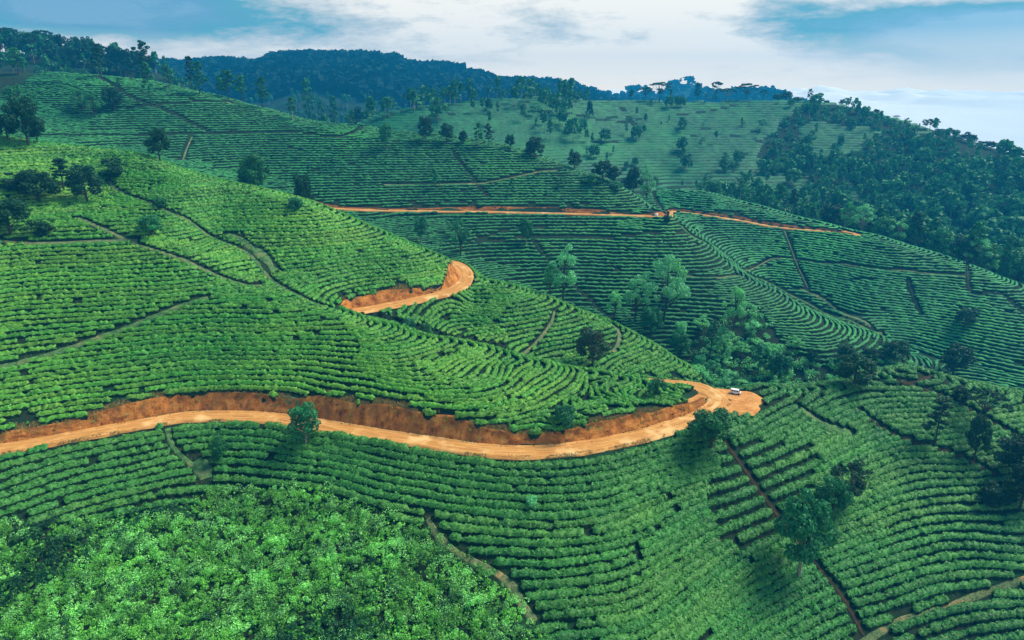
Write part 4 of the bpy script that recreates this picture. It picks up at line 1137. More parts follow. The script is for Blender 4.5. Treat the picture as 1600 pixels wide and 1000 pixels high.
TL = 'crown_teal'
D, DK, PL, RU = 'crown', 'crown_dark', 'crown_pale', 'crown_rust'
TREES = [
 # foreground and the near road
 (480, 702, 628, 58, 'round', 'leafy tree with a pale trunk standing just below the near orange road', D, 'bark'),
 (1110, 708, 637, 78, 'round', 'broad dense tree beside the inner bend of the near orange road', D, 'bark_dark'),
 (1027, 624, 580, 36, 'bush', 'upright dark bush tree on the tip of the near spur, left of the turning place', D, 'bark_dark'),
 (885, 668, 619, 52, 'bush', 'dim bushy tree at the rim of the cut bank on the near spur', D, 'bark_dark'),
 (640, 508, 490, 30, 'bush', 'round bush in the hollow just beyond the near crest', D, 'bark_dark', 196),
 (668, 516, 500, 24, 'bush', 'small pale bush in the hollow beyond the near crest', TL, 'bark_dark', 194),
 (925, 578, 509, 56, 'round', 'rust topped tree rising behind the crest of the near spur', RU, 'bark_dark'),
 (1247, 905, 768, 82, 'round', 'tall leafy tree at lower right beside the bare drain', D, 'bark'),
 (1298, 808, 745, 56, 'round', 'round dark tree just behind the tall tree at lower right', D, 'bark_dark'),
 (1327, 790, 713, 64, 'wispy', 'grey fine leaved tree above the two trees at lower right', DK, 'bark'),
 (343, 722, 672, 38, 'bush', 'blue green bush in the tea below the near road, left of the pale trunk tree', D, 'bark_dark'),
 (832, 797, 766, 28, 'bush', 'small pale bush alone among the lower tea rows', PL, 'bark_dark'),
 (1335, 607, 553, 66, 'round', 'wide dark tree with a flat base on the crest right of the turning place', DK, 'bark_dark'),
 (1322, 574, 538, 34, 'round', 'dark round tree behind the wide dark tree, left one of the pair', DK, 'bark_dark'),
 (1357, 570, 541, 28, 'round', 'dark round tree behind the wide dark tree, right one of the pair', DK, 'bark_dark'),
 (1396, 572, 530, 46, 'round', 'full dark tree beside the yellow green scrub at right', DK, 'bark_dark'),
 (1268, 573, 544, 22, 'round', 'small oval dark tree in the valley left of the wide dark tree', DK, 'bark_dark'),
 (1216, 600, 549, 42, 'round', 'open tree with forked trunk on the crest just right of the turning place', D, 'bark_dark'),
 (1488, 588, 537, 44, 'round', 'dark tree on the crest at right, right of the yellow green scrub', DK, 'bark_dark'),
 (1461, 698, 619, 42, 'slender', 'thin dark tree with long bare trunk, leftmost on the right hand slope', DK, 'bark_dark'),
 (1500, 632, 604, 26, 'round', 'little dark tree high on the right hand slope', DK, 'bark_dark'),
 (1533, 668, 609, 56, 'umbrella', 'dark two lobed spreading tree on the right hand slope', DK, 'bark_dark'),
 (1521, 718, 646, 34, 'round', 'dark round headed tree below the spreading tree on the right hand slope', DK, 'bark_dark'),
 (1588, 750, 676, 62, 'round', 'big nearly black tree cut by the right edge', DK, 'bark_dark'),
 (1592, 800, 722, 50, 'round', 'dark tree below the big black tree at the right edge', DK, 'bark_dark'),
 (1545, 790, 752, 50, 'bush', 'low dark bush left of the dark trees at the right edge', DK, 'bark_dark'),
 (1508, 513, 478, 34, 'round', 'lone small dark tree in the tea of the middle right slope', DK, 'bark_dark'),
 # near slope, upper left
 (45, 232, 146, 44, 'round', 'tall brown dark tree on the left crest, tallest of the three there', DK, 'bark_dark'),
 (12, 222, 176, 34, 'round', 'dark tree on the crest at the left edge', DK, 'bark_dark'),
 (60, 228, 182, 26, 'round', 'small brown tree directly below the tall one on the left crest', DK, 'bark_dark'),
 (250, 250, 196, 34, 'round', 'leaning dark tree with a thin trunk behind the left crest', DK, 'bark_dark', 262),
 (238, 374, 334, 38, 'round', 'dark tree at the head of the gully path on the near slope', D, 'bark_dark'),
 (252, 326, 300, 26, 'bush', 'small green bush above the gully path', D, 'bark_dark'),
 (176, 282, 240, 40, 'bush', 'dark bushy tree high on the near slope, left of the gully', DK, 'bark_dark'),
 (62, 320, 262, 60, 'round', 'wide shadowy tree on the near slope, upper left', DK, 'bark_dark'),
 (100, 300, 246, 44, 'slender', 'thin shadowy tree right of the wide shadowy one', DK, 'bark_dark'),
 (138, 320, 255, 50, 'round', 'dark tree in the middle of the upper left clump', DK, 'bark_dark'),
 (18, 372, 308, 62, 'round', 'black green tree at the left edge above the grassy terrace', DK, 'bark_dark'),
 (60, 372, 338, 40, 'bush', 'low dark bush right of the black green tree at the left edge', DK, 'bark_dark'),
 (20, 300, 268, 46, 'bush', 'dim bush near the left edge, under the crest', DK, 'bark_dark'),
 (400, 288, 236, 48, 'round', 'dark green tree behind the crest, left of the pair above the near slope', D, 'bark_dark', 268),
 (380, 285, 258, 30, 'bush', 'low dark bush left of the dark green tree behind the crest', D, 'bark_dark', 266),
 (472, 306, 267, 24, 'round', 'narrow dark tree right behind the crest of the second spur', DK, 'bark_dark', 266),
 (460, 332, 296, 32, 'bush', 'leafy bush tree on the near face of the crest', D, 'bark_dark'),
 (375, 352, 345, 12, 'bush', 'tiny bush beside the pale gully grass', D, 'bark_dark'),
 # middle valley
 (880, 474, 379, 62, 'wispy', 'tall pale feathery tree alone in the valley centre', PL, 'bark_dark'),
 (860, 468, 410, 34, 'wispy', 'smaller feathery tree touching the tall pale one on its left', D, 'bark_dark'),
 (1036, 505, 396, 74, 'wispy', 'largest pale feathery tree in the group at valley centre right', PL, 'bark_dark'),
 (992, 507, 428, 50, 'wispy', 'pale feathery tree left of the largest one', PL, 'bark_dark'),
 (1060, 470, 402, 44, 'wispy', 'feathery tree behind the largest pale one, on its right', PL, 'bark_dark'),
 (960, 500, 452, 30, 'wispy', 'small feathery tree left of the pale group at valley centre', PL, 'bark_dark'),
 (1095, 525, 492, 30, 'wispy', 'low pale tree at the left edge of the valley scrub', PL, 'bark_dark'),
 (1130, 560, 520, 34, 'wispy', 'pale bushy tree in the valley scrub under the slim feathery one', PL, 'bark_dark', 232),
 (1016, 532, 478, 44, 'round', 'round dark green tree in front of the pale feathery group', D, 'bark_dark'),
 (1063, 560, 517, 38, 'round', 'round green tree on the valley slope below the feathery group', D, 'bark_dark'),
 (1062, 530, 489, 30, 'bush', 'pale bush above the round green tree on the valley slope', PL, 'bark_dark'),
 (1145, 525, 445, 40, 'wispy', 'slim pale feathery tree above the valley scrub', PL, 'bark_dark'),
 (658, 382, 336, 27, 'round', 'round dark tree with a thin pale stem, first below the far road', D, 'bark'),
 (720, 402, 341, 40, 'wispy', 'open crowned tree right of the thin stemmed round tree below the far road', D, 'bark_dark'),
 (716, 372, 339, 26, 'umbrella', 'flat dark crowned tree just behind the open crowned one', D, 'bark_dark'),
 (822, 384, 339, 26, 'round', 'round tree on a pale stem below the far road, centre', D, 'bark'),
 (1041, 351, 325, 15, 'bush', 'small dark bush where the far road rounds the spur', DK, 'bark_dark'),
 (1108, 562, 500, 30, 'slender', 'thin tree standing in the valley scrub, left', D, 'bark_dark'),
 (1183, 595, 535, 30, 'slender', 'dark narrow tree in the valley scrub, right', D, 'bark_dark'),
 # crest of the third hill
 (559, 191, 165, 22, 'round', 'lone round dark tree on the saddle of the third crest', DK, 'bark_dark'),
 (603, 236, 190, 24, 'round', 'two tiered dark green tree below the third crest, leftmost of the row of dark trees', D, 'bark_dark'),
 (665, 224, 179, 26, 'round', 'tall brown dark tree on the third crest', DK, 'bark_dark'),
 (698, 226, 190, 26, 'round', 'brown dark tree just right of the tall one on the third crest', DK, 'bark_dark'),
 (724, 227, 203, 17, 'round', 'little oval dark tree, third along the crest', DK, 'bark_dark'),
 (748, 232, 190, 20, 'slender', 'thin pale tree between the dark oval trees of the third crest', D, 'bark'),
 (763, 233, 192, 18, 'slender', 'thin dark tree right of the thin pale one on the third crest', DK, 'bark_dark'),
 (797, 234, 209, 17, 'round', 'small oval tree halfway down the third crest', DK, 'bark_dark'),
 (836, 248, 212, 32, 'round', 'lumpy dark tree on the third crest above the far road', DK, 'bark_dark'),
 (826, 240, 219, 20, 'bush', 'small dark bush left against the lumpy dark tree', DK, 'bark_dark'),
 (897, 266, 235, 25, 'round', 'dark round tree on the crest, left of the dark thicket', DK, 'bark_dark'),
 (942, 283, 249, 36, 'round', 'large dark tree in the thicket at the low end of the third crest', DK, 'bark_dark'),
 (958, 288, 258, 26, 'round', 'dark tree right of the large dark one in the crest thicket', DK, 'bark_dark'),
 (925, 290, 268, 34, 'bush', 'green bush in front of the crest thicket', D, 'bark_dark'),
 (962, 298, 279, 26, 'bush', 'green bush at the lower edge of the crest thicket', D, 'bark_dark'),
 (990, 286, 258, 30, 'round', 'dark brown tree at the right end of the crest thicket', DK, 'bark_dark', 372),
 (976, 292, 270, 28, 'bush', 'dark bush between the trees of the crest thicket', DK, 'bark_dark'),
 (1012, 283, 256, 26, 'wispy', 'pale feathery tree right of the crest thicket', PL, 'bark_dark', 390),
 (680, 300, 262, 18, 'slender', 'faint thin tree on the slope above the far road, left', D, 'bark_dark'),
 (800, 306, 277, 14, 'slender', 'faint thin tree on the slope above the far road, centre', D, 'bark_dark'),
 (878, 296, 276, 12, 'slender', 'little leaning sapling above the far road', D, 'bark_dark'),
 # tall slender trees along the upper left crest
 (30, 118, 72, 26, 'slender', 'pale slender tree at the far left of the upper crest', D, 'bark_dark'),
 (160, 124, 66, 24, 'slender', 'dark slender tree in front of the black wood, upper left', DK, 'bark_dark'),
 (196, 122, 76, 26, 'slender', 'slender tree against the black wood, right of the dark slender one', DK, 'bark_dark'),
 (219, 120, 72, 18, 'slender', 'thin pole tree left beside the tallest tree of the skyline', DK, 'bark_dark'),
 (234, 128, 61, 25, 'slender', 'tallest tree of the left skyline, a tiered dark slender one', DK, 'bark_dark', 428),
 (238, 168, 96, 22, 'slender', 'tall thin stemmed tree directly below the tallest skyline tree', D, 'bark_dark'),
 (265, 142, 100, 16, 'slender', 'thin tree right of the tallest skyline tree', D, 'bark_dark'),
 (300, 138, 86, 18, 'slender', 'dark thin tree before the blue hills, first of a pair', DK, 'bark_dark', 432),
 (312, 150, 94, 26, 'slender', 'green slender tree before the blue hills, second of a pair', D, 'bark_dark'),
 (346, 148, 116, 16, 'slender', 'faint thin stem at the top of the bare patch on the crest', D, 'bark_dark', 428),
 (359, 157, 108, 28, 'slender', 'bushy topped slender tree above the bare patch on the crest', D, 'bark_dark'),
 (378, 154, 116, 22, 'slender', 'slender tree right beside the bushy topped one on the crest', D, 'bark_dark', 424),
 (410, 172, 118, 24, 'slender', 'slender tree with a green tuft before the blue hill', D, 'bark_dark'),
 (434, 165, 157, 9, 'bush', 'tiny dark bush on the crest before the blue hill', DK, 'bark_dark'),
 (457, 190, 150, 22, 'slender', 'faint airy tree on the crest slope before the blue hill', D, 'bark'),
 (486, 186, 119, 27, 'slender', 'tall airy tree in the middle of the crest before the blue hill', D, 'bark_dark'),
 (502, 184, 150, 14, 'slender', 'thin stem right of the tall airy tree', D, 'bark'),
 (524, 190, 148, 22, 'slender', 'slender tree at the right end of the airy row before the blue hill', D, 'bark_dark'),
 (607, 190, 150, 26, 'slender', 'pale airy tree at the left end of the far green hill', D, 'bark_dark', 530),
 (652, 178, 152, 26, 'wispy', 'low pale spreading tree on the far green hill, left', PL, 'bark_dark', 552),
 (697, 164, 137, 20, 'umbrella', 'flat topped tree before the blue hill, centre', D, 'bark_dark', 572),
 (735, 163, 139, 14, 'slender', 'faint tree right of the flat topped one before the blue hill', D, 'bark_dark', 585),
 (764, 174, 153, 14, 'round', 'dark oval tree on the far green crest', DK, 'bark_dark'),
 (180, 175, 134, 32, 'round', 'brown dark tree on the hazy upper left slope', DK, 'bark_dark'),
 (190, 142, 120, 18, 'slender', 'faint slender tree on the hazy upper left slope', D, 'bark_dark'),
 (40, 200, 128, 46, 'wispy', 'pale hazy tree on the upper left slope behind the brown tree', D, 'bark_dark'),
 (130, 175, 140, 40, 'wispy', 'pale spreading tree on the upper left slope', D, 'bark_dark'),
 (150, 186, 142, 30, 'wispy', 'pale tree right of the pale spreading one, upper left slope', D, 'bark_dark'),
 # skyline of the far green hill
 (824, 152, 144, 9, 'round', 'tiny dark tree on the far crest, left end', DK, 'bark_dark'), (858, 156, 147, 18, 'umbrella', 'small dark spreading tree on the far crest', DK, 'bark_dark'),
 (887, 156, 144, 9, 'round', 'tiny oval tree on the far crest before the blue range', DK, 'bark_dark'), (901, 158, 149, 8, 'round', 'tiniest round tree on the far crest before the blue range', DK, 'bark_dark'),
 (921, 188, 156, 12, 'round', 'narrow brown tree on the face of the far green hill', DK, 'bark_dark'), (1030, 164, 127, 44, 'umbrella', 'broad dark spreading tree below the distant peak', DK, 'bark_dark', 632),
 (1008, 160, 136, 28, 'umbrella', 'spreading tree left of the broad one below the distant peak', DK, 'bark_dark', 638), (985, 160, 140, 12, 'slender', 'thin tree on the far crest left of the distant peak', DK, 'bark_dark', 640),
 (1090, 160, 128, 14, 'slender', 'thin tree on the far crest right of the distant peak', DK, 'bark_dark', 640), (1118, 160, 126, 20, 'umbrella', 'sparse flat tree on the far crest between thin trees', DK, 'bark_dark', 640),
 (1135, 165, 137, 30, 'umbrella', 'spreading tree with a pale trunk on the far crest', DK, 'bark', 638), (1165, 160, 129, 34, 'umbrella', 'wide flat topped tree near the step of the far crest', DK, 'bark_dark', 636),
 (1192, 160, 140, 14, 'umbrella', 'small flat tree at the step of the far crest', DK, 'bark_dark', 634), (1215, 160, 146, 18, 'round', 'small tree just right of the step of the far crest', DK, 'bark_dark', 628),
 (1228, 160, 142, 18, 'round', 'dark tree left in the skyline clump at right of centre', DK, 'bark_dark', 624), (1245, 160, 148, 22, 'bush', 'low bushy tree in the skyline clump', DK, 'bark_dark', 618),
 (1264, 160, 138, 11, 'slender', 'tallest slim tree of the skyline clump', DK, 'bark_dark', 614), (1281, 163, 153, 12, 'bush', 'small bush right of the skyline clump', DK, 'bark_dark', 610),
 (1292, 163, 154, 10, 'bush', 'tiny bush on the right skyline, farthest left of its line', DK, 'bark_dark', 606), (1314, 166, 155, 8, 'round', 'small round tree on the right skyline', DK, 'bark_dark', 600),
 (1325, 168, 154, 9, 'slender', 'slim small tree on the right skyline beside the small round one', DK, 'bark_dark', 596), (1350, 176, 166, 8, 'round', 'single small tree on the right skyline', DK, 'bark_dark', 590),
 (1368, 181, 170, 11, 'round', 'dark round tree on the falling right skyline', DK, 'bark_dark', 584), (1386, 187, 180, 9, 'bush', 'low bush on the falling right skyline', DK, 'bark_dark', 578),
 (1400, 190, 180, 10, 'umbrella', 'small flat tree on the falling right skyline', DK, 'bark_dark', 572), (1415, 196, 189, 7, 'round', 'tiny round tree on the falling right skyline', DK, 'bark_dark', 568),
]
def W5_trees():
    # the closer set line of trees on the right skyline and the wood below it
    n = 0
    for px in list(range(1436, 1601, 9)):
        x_ = px + random.uniform(-3, 3); base = np.interp(x_, [1430, 1500, 1560, 1600], [203, 221, 238, 252]) + random.uniform(0, 5)
        h_ = random.uniform(12, 24)
        plant(x_, base, base - h_, random.uniform(10, 17), random.choice(['round', 'pole', 'round', 'slender']), 'dark tree in the close line along the lower right skyline', DK, 'bark_dark',
              Y=float(np.interp(x_, [1430, 1520, 1600], [560, 526, 496])), group='line of trees on the right skyline', lod=.5)
for t in TREES:
    px, base, top, wd, kind, label, cm, bm = t[:8]
    Yo = t[8] if len(t) > 8 else None
    plant(px, base, top, wd, kind, label, cm, bm, Y=Yo, name='shrub' if kind == 'bush' and 'tree' not in label else 'tree', lod=1.0 if base - top > 34 else .5)
W5_trees()

# black wood on the upper left skyline
for k in range(34):
    px = -20 + k * 7.6 + random.uniform(-3, 3)
    topy = np.interp(px, [-20, 20, 45, 60, 100, 115, 140, 155, 180, 200, 240], [48, 38, 52, 45, 48, 56, 54, 64, 68, 74, 84]) + random.uniform(-1, 7)
    base = np.interp(px, [0, 240], [92, 122])
    plant(px, base, topy, random.uniform(18, 30), random.choice(['round', 'round', 'umbrella', 'bush']), 'black green tree in the dense upper left skyline wood', DK, 'bark_dark',
          Y=random.uniform(560, 605), group='dense wood on the upper left skyline', lod=.5)

# the wood on the far right hillside: single trees where they show largest, then the mass behind
def in_poly_pts(poly, n, rng):
    lo, hi = poly.min(0), poly.max(0); out = []
    while len(out) < n:
        q = rng.uniform(lo, hi, (n * 3, 2)); q = q[inside(q[:, 0], q[:, 1], poly)]
        out += q.tolist()
    return np.array(out[:n])
rngF = np.random.default_rng(12)
cand = in_poly_pts(W5, 2300, rngF)
cz = HF(cand[:, 0], cand[:, 1]); cpx, cpy = project(cand[:, 0], cand[:, 1], cz)
dens = np.interp(cpy, [150, 230, 300, 420], [.22, .45, .95, 1.0]) * np.interp(cpx, [1080, 1200, 1400, 1600], [.5, .7, .9, 1.0])
dens = dens * np.where(fbm(cand[:, 0] / 34, cand[:, 1] / 34, 17, 3) > wthr(cand[:, 0], cand[:, 1]) - .06, 1, .10)
keep = rngF.random(len(cand)) < dens; cand = cand[keep]; cz = cz[keep]
dist = np.hypot(cand[:, 0], cand[:, 1]); order = np.argsort(dist + rngF.uniform(0, 60, len(dist)))
vis = []; hid = []
for i in order:
    x, y = cand[i]
    px, py = project(x, y, cz[i])
    (vis if (-20 < px < 1640 and len(vis) < 105) else hid).append(i)
def forest_kind(rng):
    return [('pole', D, 'bark'), ('wispy', TL, 'bark'), ('round', DK, 'bark_dark'), ('pole', DK, 'bark'), ('wispy', PL, 'bark'), ('bush', TL, 'bark_dark'), ('round', TL, 'bark_dark'), ('slender', D, 'bark')][rng.integers(8)]
FL = {('pole', D): 'straight bare stemmed tree in the far right hillside wood', ('pole', DK): 'dark topped pole tree in the far right hillside wood',
      ('wispy', TL): 'airy green tree in the far right hillside wood', ('wispy', PL): 'pale feathery tree in the far right hillside wood',
      ('round', DK): 'dark round tree in the far right hillside wood', ('round', TL): 'green round tree in the far right hillside wood',
      ('bush', TL): 'low bushy tree in the far right hillside wood', ('slender', D): 'slender tree in the far right hillside wood'}
for i in vis:
    x, y = cand[i]; kind, cm, bm = forest_kind(rngF)
    h = rngF.uniform(9, 15) * float(np.interp(y, [360, 520], [1.25, .65])) * (1.35 if kind in ('pole', 'slender') else 1.0) * (.6 if kind == 'bush' else 1)
    tm, cmesh, ratio = get_proto(kind, int(rngF.integers(4)), .5, cm, bm)
    root = bpy.data.objects.new('tree', None); COL.objects.link(root); root.location = (x, y, cz[i] - .2); root.rotation_euler = (0, 0, rngF.uniform(0, 6.28)); root.scale = (h * 1.1, h * 1.1, h)
    root['label'] = FL[(kind, cm)]; root['category'] = 'tree'; root['group'] = 'wood on the far right hillside'
    link('trunk', tm, root); link('crown', cmesh, root)

def tree_mass(name, pts, zs, kinds, hr, rng, lod, mat, label, cat, wide=1.0, trunks=True):
    protos = {}; NT = []
    parts = []; 
    for (x, y), z in zip(pts, zs):
        kind = kinds[rng.integers(len(kinds))]; v = int(rng.integers(3))
        if (kind, v) not in protos:
            (tv, tf), (cv, cf), _ = tree_proto(kind, hash_(kind) + v * 31, lod)
            tt = np.concatenate([tf[:, [0, 1, 2]], tf[:, [0, 2, 3]]]); protos[(kind, v)] = (*join([(tv, tt), (cv, cf)]), len(tt))
        V, F, nt_ = protos[(kind, v)]; NT.append(nt_); h = rng.uniform(*hr) * (float(np.interp(y, [360, 520], [1.15, .62])) if name == 'wood' and x > 60 and y < 700 else 1.0); a = rng.uniform(0, 6.28)
        R = np.array([[math.cos(a), -math.sin(a), 0], [math.sin(a), math.cos(a), 0], [0, 0, 1]])
        parts.append(((V * np.array([h * wide, h * wide, h])) @ R.T + np.array([x, y, z - .3]), F))
    V, F = join(parts)
    me = mesh_np(name, V, F, [mat, M['bark']], smooth=False)
    mi = np.zeros(len(F), np.int32); pos = 0
    for (v_, f_), n_t in zip(parts, NT): mi[pos:pos + n_t] = 1; pos += len(f_)
    if trunks: me.polygons.foreach_set('material_index', mi)
    o = link(name, me, kind='stuff'); o['label'] = label; o['category'] = cat
    return len(F)
hid = np.array(hid)[rngF.random(len(hid)) < .62]
n_ = tree_mass('wood', cand[hid], cz[hid], ['pole', 'pole', 'wispy', 'slender', 'round'], (8, 21), rngF, .055, M['crown_teal'], 'hazy mass of smaller trees filling the far right hillside', 'wood', 1.15)

def ordinals(match):
    obs = [o for o in SC.objects if o.get('label', '') == match]
    obs.sort(key=lambda o: project(*o.location)[0])
    for k, o in enumerate(obs): o['label'] = '%s, %s from the left' % (match, ORD(k + 1))
for l_ in set(FL.values()) | {'dark tree in the close line along the lower right skyline', 'black green tree in the dense upper left skyline wood'}: ordinals(l_)

# scrub under the wood and in the valley
def scrub(name, pts, hr, mat, rng, label, nleaf=60, size=.32):
    parts = []
    Z = HF(pts[:, 0], pts[:, 1])
    for (x, y), z in zip(pts, Z):
        h = rng.uniform(*hr); k = rng.integers(2, 5)
        cl = [(x + rng.normal(0, h * .35), y + rng.normal(0, h * .35), z + h * rng.uniform(.35, .75), h * rng.uniform(.35, .55)) for _ in range(k)]
        parts.append(leaf_cloud(rng, cl, nleaf, size, 0, 0, .6))
    V, F = join(parts)
    o = link(name, mesh_np(name, V, F, mat, smooth=False), kind='stuff'); o['label'] = label; o['category'] = 'scrub'
    return len(F)
rs = np.random.default_rng(5)
q = in_poly_pts(VALLEY, 620, rs)
scrub('scrub', q[:430], (1.2, 3.6), M['crown_pale'], rs, 'pale green scrub filling the valley behind the turning place', 90, .26)
scrub('scrub', q[430:], (1.2, 3.2), M['crown_teal'], rs, 'darker bushes mixed through the valley scrub', 90, .26)
q = in_poly_pts(W5, 3000, rs); q = q[wooded(q[:, 0], q[:, 1])]
scrub('undergrowth', q, (1.0, 3.6), M['crown'], rs, 'blue green undergrowth of the wood on the far right hillside', 24, .75)
yg = np.array([tuple(at(px, 540, Y)[:2]) for px, Y in [(1410, 228), (1470, 222), (1475, 212), (1412, 214)]])
scrub('scrub', in_poly_pts(yg, 70, rs), (2.5, 4.5), M['thicket'], rs, 'yellow green scrub patch behind the right hand crest', 110, .26)
for k in range(26):
    px = random.uniform(1085, 1260); Yv = random.uniform(200, 250); p = at(px, 560, Yv); z = float(HF(p[0], p[1]))
    tp = project(p[0], p[1], z + random.uniform(4, 9))[1]
    if not inside(np.array([p[0]]), np.array([p[1]]), VALLEY)[0]: continue
    plant(px, 560, tp, random.uniform(24, 40), random.choice(['wispy', 'wispy', 'bush', 'wispy']), 'pale leafy tree in the valley scrub', random.choice([PL, PL, TL]), 'bark_dark',
          Y=Yv, group='trees in the valley scrub', lod=1.0)

ordinals('pale leafy tree in the valley scrub')

# thicket on the near knoll
rk = np.random.default_rng(9)
def knoll_pts(n, ymin, ymax):
    q = in_poly_pts(KNOLL, n * 4, rk); m = (q[:, 1] > ymin) & (q[:, 1] < ymax) & (q[:, 0] > -110)
    return q[m][:n]
def thicket(name, pts, hr, mat, label, nleaf, size, spread=.40):
    parts = []; Z = HF(pts[:, 0], pts[:, 1])
    for (x, y), z in zip(pts, Z):
        h = rk.uniform(*hr); k = rk.integers(3, 7)
        cl = [(x + rk.normal(0, h * spread), y + rk.normal(0, h * spread), z + h * rk.uniform(.35, .85), h * rk.uniform(.16, .34)) for _ in range(k)]
        parts.append(leaf_cloud(rk, cl, nleaf, size, 0, 0, .7))
    V, F = join(parts)
    o = link(name, mesh_np(name, V, F, mat, smooth=False), kind='stuff'); o['label'] = label; o['category'] = 'thicket'
    return len(F)
q = knoll_pts(2400, 74, 134)
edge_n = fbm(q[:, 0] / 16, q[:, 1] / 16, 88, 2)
shade = edge_n - np.clip((-(q[:, 0]) - 48) / 60, 0, .35) - np.clip((100 - q[:, 1]) / 60, 0, .3); ga = q[shade > -.34]; gb = q[shade <= -.34]  # darker leaves toward the lower left paint that side's shade in colour
thicket('thicket', ga[:700], (1.7, 3.3), M['thicket'], 'bright leafy thicket covering the knoll in the foreground', 240, .118, .42)
thicket('thicket', ga[700:1350], (1.3, 3.6), M['thicket_pale'], 'pale tipped bushes scattered through the foreground thicket', 200, .112, .34)
thicket('thicket', np.concatenate([gb[:800], ga[1350:1450]]), (1.2, 3.0), M['thicket_dark'], 'dark leaved bushes of the foreground thicket, lower left shade painted in leaf colour', 140, .145)
thicket('undergrowth', knoll_pts(2600, 74, 134), (.5, 1.4), M['thicket'], 'low leafy undergrowth beneath the foreground thicket', 34, .25, 1.1)

# grass tufts along the rim of the cut and along paths
def tufts(name, P3, mat, label, per=10, hgt=.45):
    n = len(P3) * per; rr = np.random.default_rng(n); base = np.repeat(P3, per, 0) + np.concatenate([rr.normal(0, .28, (n, 2)), np.zeros((n, 1))], 1)
    base[:, 2] = HF(base[:, 0], base[:, 1]) + .02
    a = rr.uniform(0, 6.28, n); wd = .08; h = rr.uniform(.4, 1.2, n) * hgt; l = rr.normal(0, .22, (n, 2))
    dx = np.stack([np.cos(a) * wd, np.sin(a) * wd, np.zeros(n)], 1)
    V = np.stack([base - dx, base + dx, base + np.stack([l[:, 0] * h, l[:, 1] * h, h], 1)], 1).reshape(-1, 3)
    o = link(name, mesh_np(name, V, np.arange(3 * n).reshape(-1, 3), mat, smooth=False), kind='stuff'); o['label'] = label; o['category'] = 'grass'
rim = []
for (cc, nn, tp), w_ in ((B1, 2.7), (B2, 2.7)):
    for rep in range(6):
        off = w_ + tp + rk.uniform(-.35, 1.1, len(tp)); xy = cc[:, :2] + nn * off[:, None]; ok = (tp > .7) & (fbm(xy[:, 0] / 4, xy[:, 1] / 4, 63, 2) > -.25)
        rim.append(np.concatenate([xy[ok], np.zeros((ok.sum(), 1))], 1))
tufts('dry_grass', np.concatenate(rim), M['drygrass'], 'straw coloured grass hanging over the rim of the cut bank', 16, .55)
pg = []
for qv, hw, mt in PATHW:
    if mt == 'grass' or (mt == 'path' and qv[:, 1].mean() < 200):
        for rep in range(int(5 + hw * 5)):
            t_ = rk.normal(0, hw * .8, (len(qv), 2)); pg.append(np.concatenate([qv + t_, np.zeros((len(qv), 1))], 1))
tufts('grass', np.concatenate(pg), M['grass'], 'rough grass growing on the paths between the tea fields', 5, .38)

# loose stones and clods at the foot of the cut bank
def clods():
    rr = np.random.default_rng(3); parts = []
    ico = bmesh_ico()
    cc, nn, tp = B1
    for _ in range(420):
        i = rr.integers(len(cc)); 
        if tp[i] < .8: continue
        o_ = 2.7 + rr.normal(-.1, .5); p = cc[i, :2] + nn[i] * o_; s = rr.uniform(.06, .22)
        V = ico[0] * s * rr.uniform(.6, 1.3, (len(ico[0]), 1)) * np.array([1, 1, .7]); parts.append((V + np.array([p[0], p[1], cc[i, 2] + .08 + max(o_ - 2.7, 0) * 1.0]), ico[1]))
    V, F = join(parts); o = link('rubble', mesh_np('rubble', V, F, M['bank'], smooth=False), kind='stuff'); o['label'] = 'loose earth clods along the foot of the cut bank'; o['category'] = 'rubble'
def bmesh_ico():
    import bmesh
    bm = bmesh.new(); bmesh.ops.create_icosphere(bm, subdivisions=1, radius=1.0)
    V = np.array([v.co[:] for v in bm.verts]); F = np.array([[v.index for v in f.verts] for f in bm.faces]); bm.free(); return V, F
clods()

wd = []
for (cc, nn, tp), w_, n in ((B1, 2.7, 150), (B2, 2.7, 40)):
    ii = rk.integers(0, len(cc), n); ii = ii[tp[ii] > .8]; f_ = rk.random(len(ii)) ** .6
    wd.append(cc[ii, :2] + nn[ii] * (w_ + tp[ii] * (.15 + .9 * f_))[:, None])
scrub('weeds', np.concatenate(wd), (.25, .75), M['thicket'], rk, 'small weeds rooted on the face of the cut bank', 26, .09)
ed = []
for s_ in (-1, 1):
    for rep_ in range(5):
        t_ = np.gradient(c1[:_split, :2], axis=0); t_ /= np.linalg.norm(t_, axis=1)[:, None]
        ed.append(np.concatenate([c1[:_split, :2] + np.stack([-t_[:, 1], t_[:, 0]], 1) * (s_ * rk.uniform(2.5, 3.4, _split))[:, None], np.zeros((_split, 1))], 1))
ed = np.concatenate(ed); ed = ed[fbm(ed[:, 0] / 3, ed[:, 1] / 3, 71, 2) > .05]
tufts('verge_grass', ed, M['grass'], 'tufts of grass along the edges of the near orange road', 6, .35)

